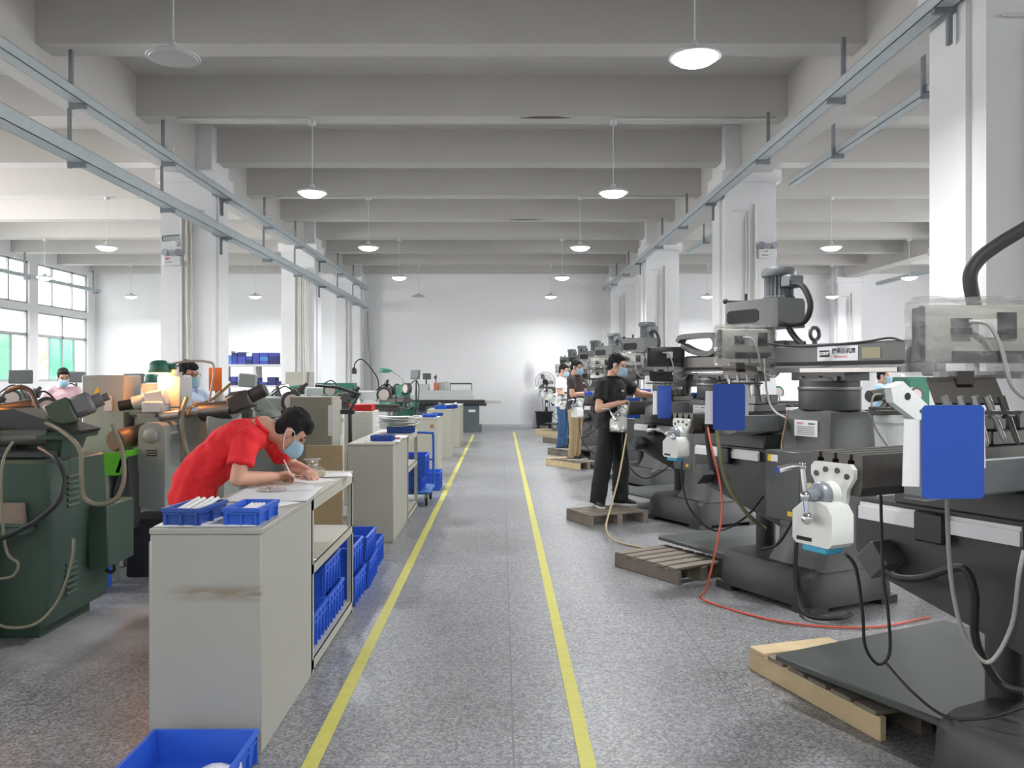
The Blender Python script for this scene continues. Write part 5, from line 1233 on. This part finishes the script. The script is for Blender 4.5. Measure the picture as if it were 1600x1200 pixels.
    k = MB(); k.tube([N+ax*.004*h+(sv*math.cos(a)*.068+fv*math.sin(a)*.066)*h+fv*.008 for a in [2*PI*i/20 for i in range(20)]], .012*h, sub=1, closed=True); k.bm.transform(W); k.build('collar', shirt, root, ang=3.2)
    if logo: logo(J, root, C, N, sv, fv, W)
    # ---- trousers
    k = MB(); pw = pants_w
    loft(k, [(J['pelvis']-U*.09*h, ps, f, .15*h, .115*h), (J['pelvis']-U*.02*h, ps, f, .168*h, .118*h), (J['pelvis']+U*.05*h, ps, f, .160*h, .108*h)], 26, 2.4)
    for i in (0, 1):
        hp_, kn, an = J['hip'][i], J['kn'][i], J['an'][i]; lo = an-U*.055*h
        capsule(k, hp_-U*.02, kn, .092*h, .074*h*pw); k.cyl(kn, lo, .074*h*pw, .066*h*pw, seg=20); k.ball(kn, .074*h*pw)
    fin(k, 'trousers', pants, root, max(.009, vox), 5, .018, .12)
    # ---- shoes
    if shoes:
        for i in (0, 1):
            an, t = J['an'][i], J['toe'][i]; t = Vector((t.x, t.y, 0)).normalized(); sx = Vector((t.y, -t.x, 0)); g = Vector((an.x, an.y, an.z-.085*h))
            k = MB(); loft(k, [(g+U*.055*h-t*.075*h, sx, U, .030*h, .035*h), (g+U*.052*h-t*.02*h, sx, U, .038*h, .045*h), (g+U*.045*h+t*.06*h, sx, U, .042*h, .035*h), (g+U*.036*h+t*.13*h, sx, U, .043*h, .026*h), (g+U*.028*h+t*.18*h, sx, U, .030*h, .016*h)], 16, 2.4); k.cyl(an-U*.02, an+U*.03, .045*h, .045*h)
            so = fin(k, 'shoe', M_shoe, root, .008, 3)
            k = MB(); P = [(-.082, .0), (-.07, .032), (0, .036), (.08, .046), (.15, .044), (.19, .015), (.19, -.015), (.15, -.044), (.08, -.046), (0, -.036), (-.07, -.032)]
            k._add([g+t*x*h+sx*y*h for x, y in P]+[g+t*x*h+sx*y*h+U*.022*h for x, y in P], [tuple(range(11))[::-1], tuple(range(11, 22))]+[(i_, (i_+1) % 11, 11+(i_+1) % 11, 11+i_) for i_ in range(11)])
            k.bm.transform(W); k.build('sole', M_sole, so)
    return root

# --- man in red, bent over the near rack, writing
F2 = Vector((.97, .24, 0)).normalized(); J = stand((-1.80, 4.80, 0), F2, 1.70); Z = Vector((0, 0, 1))
J.update(pelvis=Vector((-1.80, 4.84, .88)), waist=Vector((-1.745, 4.85, 1.00)), chest=Vector((-1.565, 4.89, 1.175)), neck=Vector((-1.41, 4.93, 1.265)), head=Vector((-1.255, 4.95, 1.222)),
         face=F2*.74-Z*.67, up=F2*.67+Z*.74,
         sh=[Vector((-1.46, 4.74, 1.19)), Vector((-1.43, 5.10, 1.19))], el=[Vector((-1.475, 4.64, .983)), Vector((-1.33, 5.30, .985))], wr=[Vector((-1.325, 4.86, .972)), Vector((-1.19, 5.13, .968))],
         hip=[Vector((-1.80, 4.75, .86)), Vector((-1.80, 4.93, .86))], kn=[Vector((-1.76, 4.73, .48)), Vector((-1.77, 4.94, .48))], an=[Vector((-1.80, 4.71, .085)), Vector((-1.82, 4.96, .085))],
         hd=[Vector((.52, .80, -.04)), Vector((.3, -.6, -.06))], hn=[Vector((.5, -.3, -.75)), -Z], ht=[Vector((-.3, .3, .8)), Vector((-.8, -.3, 0))], curl=[1.15, .35])
person(J, 'man in a red t-shirt and blue face mask leaning over the near bench and writing', mat('red_tshirt', (230, 40, 48), .85, amt=.08, bump=.5, bscale=9), mat('dark_trousers', (48, 50, 58), .8), vox=.006, hem=Vector((-1.83, 4.83, .775)), sleeve=.66, shirt_disp=.034, hair_front=1, hair_up=.015)
p = MB(); p.cyl((-1.245, 4.955, .945), (-1.295, 4.945, 1.062), .0045, seg=8); p.cyl((-1.24, 4.956, .934), (-1.245, 4.955, .945), .001, .0045, seg=8)
tag(p.build('pen', M_paper), 'white pen in the hand of the man in red', 'pen')

# --- man in black at the cable-chain machine
F2 = Vector((.78, -.62, 0)).normalized(); J = stand((1.23, 9.37, .125), F2, 1.70); D_ = Vector((.03, .20, 0))
J.update(head=Vector((1.262, 9.13, 1.685)), neck=Vector((1.215, 9.17, 1.555)), face=Vector((.93, -.25, -.22)),
         sh=[Vector((1.085, 9.05, 1.49)), Vector((1.36, 9.30, 1.49))], el=[Vector((1.03, 8.93, 1.20)), Vector((1.54, 9.36, 1.37))], wr=[Vector((1.245, 8.85, 1.275)), Vector((1.70, 9.22, 1.345))],
         hip=[Vector((1.14, 9.10, .98)), Vector((1.27, 9.23, .98))], kn=[Vector((1.10, 9.07, .58)), Vector((1.32, 9.24, .58))], an=[Vector((1.03, 9.02, .21)), Vector((1.30, 9.13, .21))],
         toe=[Vector((.25, -1, 0)), Vector((.95, -.4, 0))], hd=[Vector((.95, -.05, .18)), Vector((.9, -.4, -.05))], hn=[Vector((.1, .3, -.95)), Vector((0, .2, -1))], ht=[Vector((.2, .9, .2)), Vector((0, -1, 0))], curl=[.75, .5])
def logo_strip(cols, w_, off, z):
    def fn(J, root, C, N, sv, fv, W):
        ax = (N-C).normalized(); c = C+ax*z+sv*off+fv*.135*J['h']
        for i, cc in enumerate(cols):
            k = MB()
            M_ = frame(c+sv*(w_*(i-(len(cols)-1)/2)), -sv, ax)
            k.box((0, 0, 0), (w_*.8, .018+.006*(i % 2), .004), M=M_); k.bm.transform(W); k.build('shirt_print', cc, root, flat=True)
    return fn
for k_, v_ in J.items():
    if k_ in ('head', 'neck'): J[k_] = v_+D_
    elif k_ in ('sh', 'el', 'wr', 'hip', 'kn', 'an'): J[k_] = [q_+D_ for q_ in v_]
person(J, 'man in a black t-shirt and black trousers with a blue mask, reaching to a machine', mat('black_tshirt', (30, 31, 34), .85, amt=.12, bump=.5, bscale=9), mat('black_trousers', (30, 31, 33), .85, amt=.15, bump=.5, bscale=7), vox=.007, pants_w=1.32, sleeve=.66, logo=logo_strip([mat('orange_print', (190, 120, 70), .8), M_loop, mat('orange_print', (190, 120, 70), .8)], .02, -.03, .02))
o = MB(); o.cyl((1.36, 9.03, 1.26), (1.43, 9.00, 1.19), .010, .006, seg=10); tag(o.build('deburring_tool', M_chrome), 'small chrome tool in the lowered hand of the man in black', 'hand tool')

# --- man in brown shirt
F2 = Vector((.88, -.47, 0)).normalized(); J = stand((1.27, 14.45, .13), F2, 1.72); f_, s_ = J['f'], J['s']
J.update(el=[J['b']+s_*.25+f_*.06+Z*1.12, J['b']-s_*.22+f_*.12+Z*1.12], wr=[J['b']+s_*.13+f_*.34+Z*1.16, J['b']-s_*.06+f_*.38+Z*1.18], hd=[f_-s_*.2, f_+s_*.2], face=f_-Z*.15)
person(J, 'man in a dark brown t-shirt and khaki trousers with a blue mask', mat('brown_tshirt', (66, 58, 56), .85), mat('khaki_trousers', (168, 148, 112), .85, amt=.12), vox=.010, logo=logo_strip([M_loop, M_loop, M_loop], .028, -.06, .05))
# --- man in white shirt and jeans
F2 = Vector((.9, -.43, 0)).normalized(); J = stand((1.21, 16.6, .13), F2, 1.68); f_, s_ = J['f'], J['s']
J.update(el=[J['b']+s_*.24+f_*.02+Z*1.10, J['b']-s_*.22+f_*.1+Z*1.10], wr=[J['b']+s_*.02+f_*.27+Z*1.10, J['b']-s_*.06+f_*.33+Z*1.16], hd=[f_-s_*.6, f_+s_*.3], face=f_-Z*.2)
person(J, 'man in a white t-shirt and blue jeans with a blue mask, farthest along the machines', mat('white_tshirt', (226, 224, 226), .85), mat('blue_jeans', (54, 90, 132), .85, amt=.15), vox=.010)
# --- man in light blue shirt with glasses behind the grey grinder
F2 = Vector((.90, -.42, 0)).normalized(); J = stand((-2.97, 7.82, 0), F2, 1.70); f_, s_ = J['f'], J['s']
J.update(el=[J['b']+s_*.25+f_*.02+Z*1.16, J['b']-s_*.25+f_*.10+Z*1.16], wr=[J['b']+s_*.16+f_*.26+Z*1.31, J['b']-s_*.12+f_*.36+Z*1.31], hd=[f_+Z*.1, f_+Z*.05], face=f_-Z*.12)
person(J, 'man in a light blue shirt with glasses and a mask behind the grey grinder', mat('light_blue_shirt', (186, 200, 226), .8, amt=.05), mat('dark_trousers', (48, 50, 58), .8), vox=.008, glasses=True, sleeve=.7, hair_front=1)
# --- man in pink
F2 = Vector((.62, -.78, 0)).normalized(); J = stand((-6.12, 11.6, 0), F2, 1.67); f_, s_ = J['f'], J['s']
J.update(el=[J['b']+s_*.25+f_*.04+Z*1.12, J['b']-s_*.25+f_*.04+Z*1.12], wr=[J['b']+s_*.14+f_*.30+Z*1.17, J['b']-s_*.14+f_*.3+Z*1.17], face=f_-Z*.25)
person(J, 'man in a pale pink t-shirt and mask near the left windows', mat('pink_tshirt', (226, 190, 198), .8), mat('dark_trousers', (48, 50, 58), .8), vox=.010)
# --- man in the right bay
F2 = Vector((.8, -.6, 0)).normalized(); J = stand((6.35, 13.9, 0), F2, 1.70); f_, s_ = J['f'], J['s']
J.update(el=[J['b']+s_*.25+f_*.1+Z*1.15, J['b']-s_*.24+f_*.1+Z*1.2], wr=[J['b']+s_*.14+f_*.36+Z*1.22, J['b']-s_*.1+f_*.38+Z*1.3])
person(J, 'man in a sky blue shirt at a machine in the right bay', mat('sky_blue_shirt', (168, 200, 226), .8), mat('navy_trousers', (40, 46, 74), .8), vox=.011)
# ================================================================ OVERHEAD TRAYS, FAN, WALL FITTINGS
def tray(x, z, y0, y1, lab, hang=(), side=-1, top=ZB, w_=.11, h_=.085, brackets=()):
    t = thing('cable_tray', lab, 'cable tray', (x, 0, z), 0, 'overhead cable trays')
    k = MB(); k.bb(-w_/2, w_/2, y0, y1, 0, .006).bb(-w_/2, -w_/2+.005, y0, y1, 0, h_).bb(w_/2-.005, w_/2, y0, y1, 0, h_).bb(-w_/2, w_/2, y0, y1, h_-.004, h_)
    k.build('trunking', M_tray, t, flat=True)
    for y in hang:
        k = MB(); xx = side*(w_/2+.02); k.bb(xx-.018, xx+.018, y-.018, y+.018, -.05, top-z); k.bb(min(xx, -side*w_/2)-.0, max(xx, -side*w_/2), y-.022, y+.022, -.045, -.001); k.build('hanger', M_rust, t, flat=True)
    for y in brackets:
        k = MB(); k.bb(-w_/2, w_/2+.02, y-.022, y+.022, -.04, 0); k.bb(-w_/2-.0, -w_/2+.03, y-.02, y+.02, -.26, 0) if side < 0 else k.bb(w_/2-.03, w_/2, y-.02, y+.02, -.26, 0); k.build('wall_bracket', M_rust, t, flat=True)
    return t
BY = [8.18+2.222*k for k in range(-3, 8)]
HL = [y for y in BY if not (12.2 < y < 13.1 or 18.9 < y < 19.8)]
tray(-4.15, 4.24, -4, 25.6, 'upper grey cable tray hung along the left row of columns', HL, -1, brackets=(12.5, 19.2), w_=.13, h_=.10)
t2 = tray(-4.15, 3.66, -4, 25.6, 'lower grey cable tray hung along the left row of columns', [], -1, brackets=(12.5, 19.2), h_=.13, w_=.16)
for y in HL:
    MB().bb(-.115, -.085, y-.015, y+.015, -.05, .535).build('hanger', M_rust, t2, flat=True); MB().bb(-.115, .06, y-.02, y+.02, -.045, -.001).build('hanger_foot', M_rust, t2, flat=True)
HR = [y-.3 for y in BY if not (12.0 < y-.3 < 13.2 or 18.7 < y-.3 < 19.8 or 5.4 < y-.3 < 6.6)]
tray(3.15, 4.19, -4, 25.4, 'grey cable tray on the aisle side of the right row of columns', HR, 1, brackets=(5.95, 12.6, 19.2), w_=.13, h_=.10)
tray(4.22, 4.34, 6.5, 12.1, 'grey cable tray beyond the right girder, between the nearest columns', (8.18, 10.4), -1, top=ZB)
tray(4.22, 4.34, 13.1, 18.8, 'grey cable tray beyond the right girder, between the farther columns', (14.85, 17.07), -1, top=ZB)
tray(9.9, 3.98, 8.0, 21.9, 'thin grey cable tray deep in the right bay', (14.6, 18.9), -1)
tray(-12.2, 4.12, 4, 25.2, 'grey cable tray along the left window wall', (16.9, 21.4, 25.0), -1)
for i, y in enumerate((10.45, 14.95, 21.6)):
    o = MB().tube([(-4.52, y, 4.52), (-4.52, y, 4.45), (-4.12, y, 4.45), (-4.12, y, 4.33)], .016, sub=1, seg=8).build('conduit_drop', M_pipe)
    tag(o, ['white conduit elbow dropping into the upper left tray, nearest one', 'white conduit elbow dropping into the upper left tray, middle one', 'white conduit elbow dropping into the upper left tray, farthest one'][i], 'conduit')
for y0, x0, x1, lab in ((10.30, -4.0, -2.38, 'white conduit on the second ceiling beam, left half'), (10.30, 1.40, 3.4, 'white conduit on the second ceiling beam, right half'), (14.75, -4.0, -2.38, 'white conduit on the fourth ceiling beam, left half'), (14.75, 1.4, 3.4, 'white conduit on the fourth ceiling beam, right half')):
    o = MB().tube([(x0, y0, ZB-.02), (x1, y0, ZB-.02)], .016, sub=1, seg=8).build('conduit_run', M_pipe); tag(o, lab, 'conduit')
# pipes and cables that run down the columns
for x0, y0, lab in ((-4.60, 12.20, 'grey cable bundle down the front of the big left column'), (-4.50, 18.9, 'grey cable bundle down the front of the second left column')):
    k = MB(); k.tube([(x0, y0-.03, 4.05), (x0, y0-.03, 2.5), (x0+.03, y0-.03, 1.4), (x0+.02, y0-.03, .8)], .02); k.tube([(x0+.06, y0-.03, 4.05), (x0+.07, y0-.03, 2.2), (x0+.05, y0-.03, .8)], .012); tag(k.build('cable_bundle', mat('pale_cable', (196, 194, 184), .6)), lab, 'cable')
o = MB().tube([(-4.10, 25.55, 3.6), (-4.08, 25.6, 2.8), (-3.98, 25.65, 1.6), (-3.95, 25.7, .1)], .05).build('downpipe', mat('pale_pipe', (190, 192, 190), .5)); tag(o, 'pale pipe slanting down the far wall at the end of the left columns', 'pipe')
o = MB().tube([(3.12, 25.3, 3.9), (3.12, 25.3, .0)], .018, sub=1).build('drop_conduit', M_pipe); tag(o, 'thin pipe dropping from the end of the right cable tray', 'conduit')
# emergency lights and camera
def emergency(p, s, lab, red):
    t = thing('emergency_light', lab, 'emergency light', p)
    MB().bb(-.13, .13, -.06, 0, -.07, .07, bev=.008).build('box', M_white_m, t)
    for x in (-1, 1):
        k = MB(); k.lathe([(.025, 0), (.05, .03), (.052, .06)], (.085*x, -.03, .115), (.3*x, -1, .1), seg=14); k.cyl((.06*x, -.03, .07), (.08*x, -.03, .11), .012, seg=8); k.build('lamp_head', mat('emergency_lamp_grey', (150, 154, 162), .3), t)
    k = MB(); k.bb(-.095, -.03, -.062, -.06, .028, .042).bb(-.095, -.05, -.062, -.06, .012, .018) if red else k.bb(-.06, .0, -.062, -.06, .028, .04); k.build('lettering', M_rink if red else M_grin, t, flat=True)
    k = MB(); k.bb(-.09, .02, -.062, -.06, -.02, -.014).bb(-.09, .0, -.062, -.06, -.035, -.029); k.build('small_print', M_grin, t, flat=True)
    MB().bb(.055, .075, -.063, -.06, .0, .02).build('indicator', mat('green_indicator', (170, 230, 190), .4), t, flat=True)
    return t
emergency(at(271, 408, 12.25), 1, 'white emergency light with red lettering and two lamp heads on the big left column', True)
emergency(at(1198, 397, 12.25), 1, 'white emergency light with two lamp heads on the second right column', False)
t = thing('security_camera', 'grey bullet security camera above the emergency light on the left column', 'camera', at(276, 377, 12.25))
k = MB(); k.cyl((.02, 0, -.05), (.02, -.08, -.04), .03); k.cyl((.02, -.08, -.04), (.02, -.12, .0), .015); k.build('mount', M_white_m, t)
k = MB(); k.cyl((.08, -.10, .04), (-.13, -.18, .0), .04, seg=16); k.bb(-.0, .0001, 0, .0001, 0, .0001) ; k.build('camera_body', M_tray, t)
MB().cyl((-.128, -.179, .0), (-.140, -.184, -.002), .034, seg=16).build('lens', M_blackp, t)
MB().box((-.03, -.14, .062), (.24, .10, .01), rz=.36, ry=-.16).build('sun_hood', M_tray, t)
t = thing('socket_box', 'small white junction box on the conduit beside the emergency light', 'socket', at(292, 403, 12.2)); MB().bb(-.035, .035, -.03, .03, -.045, .045, bev=.004).build('box', mat('cream_socket', (218, 216, 200), .5), t); MB().tube([(0, -.03, -.045), (.005, -.04, -.1), (.015, -.03, -.16)], .012).build('plug_cable', M_grin, t)
# pedestal fan with its water tub
t = thing('pedestal_fan', 'black pedestal fan standing on a black tub by the far wall', 'fan', (1.29, 25.4, 0))
k = MB(); k.rects([(.10, -.22, .22, -.2, .2), (.14, -.23, .23, -.21, .21), (.46, -.25, .25, -.23, .23), (.50, -.28, .28, -.26, .26), (.52, -.28, .28, -.26, .26)], .05); k.build('tub', M_black, t)
for x in (-.18, .18):
    for y in (-.16, .16): MB().cyl((x, y, 0), (x, y, .11), .035, .03, seg=10).build('castor', M_blackp, t)
k = MB(); k.cyl((.08, 0, .52), (.08, 0, 1.05), .045, seg=14); k.cyl((.08, 0, 1.0), (.08, 0, 1.36), .022, seg=12); k.build('pole', M_blackp, t)
MB().bb(.055, .105, -.048, -.044, .66, .78).build('label_sticker', M_paper, t, flat=True)
k = MB(); k.tube([(0, -.045, 1.0), (-.04, -.07, .96), (.18, -.05, .97)], .01); k.build('mist_pipe', M_grin, t)
c = Vector((.03, -.10, 1.42)); k = MB(); k.cyl(c+Vector((0, -.02, 0)), c+Vector((0, .16, 0)), .085, .06, seg=18); k.cyl(c+Vector((.06, .04, -.02)), c+Vector((.10, .06, -.05)), .05); k.build('motor', M_black, t)
Rf = .30; k = MB()
for y in (-.07, .07):
    for rr_ in ((Rf, .15, .22, .08) if y < 0 else (Rf, .2)): k.tube([c+Vector((rr_*math.cos(a), y*(1 if rr_ < Rf else .2)-.0, rr_*math.sin(a))) for a in [2*PI*i/28 for i in range(28)]], .006 if rr_ == Rf else .003, seg=5, sub=1, closed=True)
    for i in range(36): a = 2*PI*i/36; k.tube([c+Vector((.06*math.cos(a), y, .06*math.sin(a))), c+Vector((.22*math.cos(a+.1), y, .22*math.sin(a+.1))), c+Vector((Rf*math.cos(a+.15), y*.2, Rf*math.sin(a+.15)))], .0022, seg=4, sub=1)
k.build('guard', M_castd, t)
for i in range(3):
    k = MB(); a0 = 2*PI*i/3; P = [(.05, -.25), (.16, -.42), (.26, -.30), (.27, .05), (.17, .30), (.06, .25)]
    k._add([c+Vector((r_*math.cos(a0+a), .012+(.02 if a > 0 else -.02), r_*math.sin(a0+a))) for r_, a in P]+[c+Vector((r_*math.cos(a0+a), .018+(.02 if a > 0 else -.02), r_*math.sin(a0+a))) for r_, a in P], [(0, 1, 2, 3, 4, 5), (11, 10, 9, 8, 7, 6)]+[(i_, (i_+1) % 6, 6+(i_+1) % 6, 6+i_) for i_ in range(6)]); k.build('blade', mat('smoky_blade', (120, 124, 126), .3), t)
# small blue parts trays on the milling tables
for O, x, y, s_, lab in ((MO[2], .28, .40, .28, 'bright blue tray on the table beyond the second folder'), (MO[3], .05, .40, .24, 'blue tray on the table behind the man in black')):
    p_ = mill_w(O, x, y, 1.292); crate(p_, PI/2+PSI, .20, .26, .085, lab)
p_ = mill_w((2.28, MO[3][1], 0), -.95, .40, 1.292); crate(p_, PSI, .08, .09, .06, 'small blue tray before the man in brown')
# hose that hangs from the wrapped feed of the third machine to the floor
attach(m2, 'air_hose', [at(979, 678, 8.85), at(968, 740, 8.5), at(955, 790, 8.3), at(947, 825, 7.95), at(952, 832, 8.2)+Vector((0, -.4, 0)), Vector((1.25, 7.55, .012)), Vector((1.55, 7.2, .012))], .009, mat('tan_air_hose', (176, 160, 124), .5), 'tan air hose')
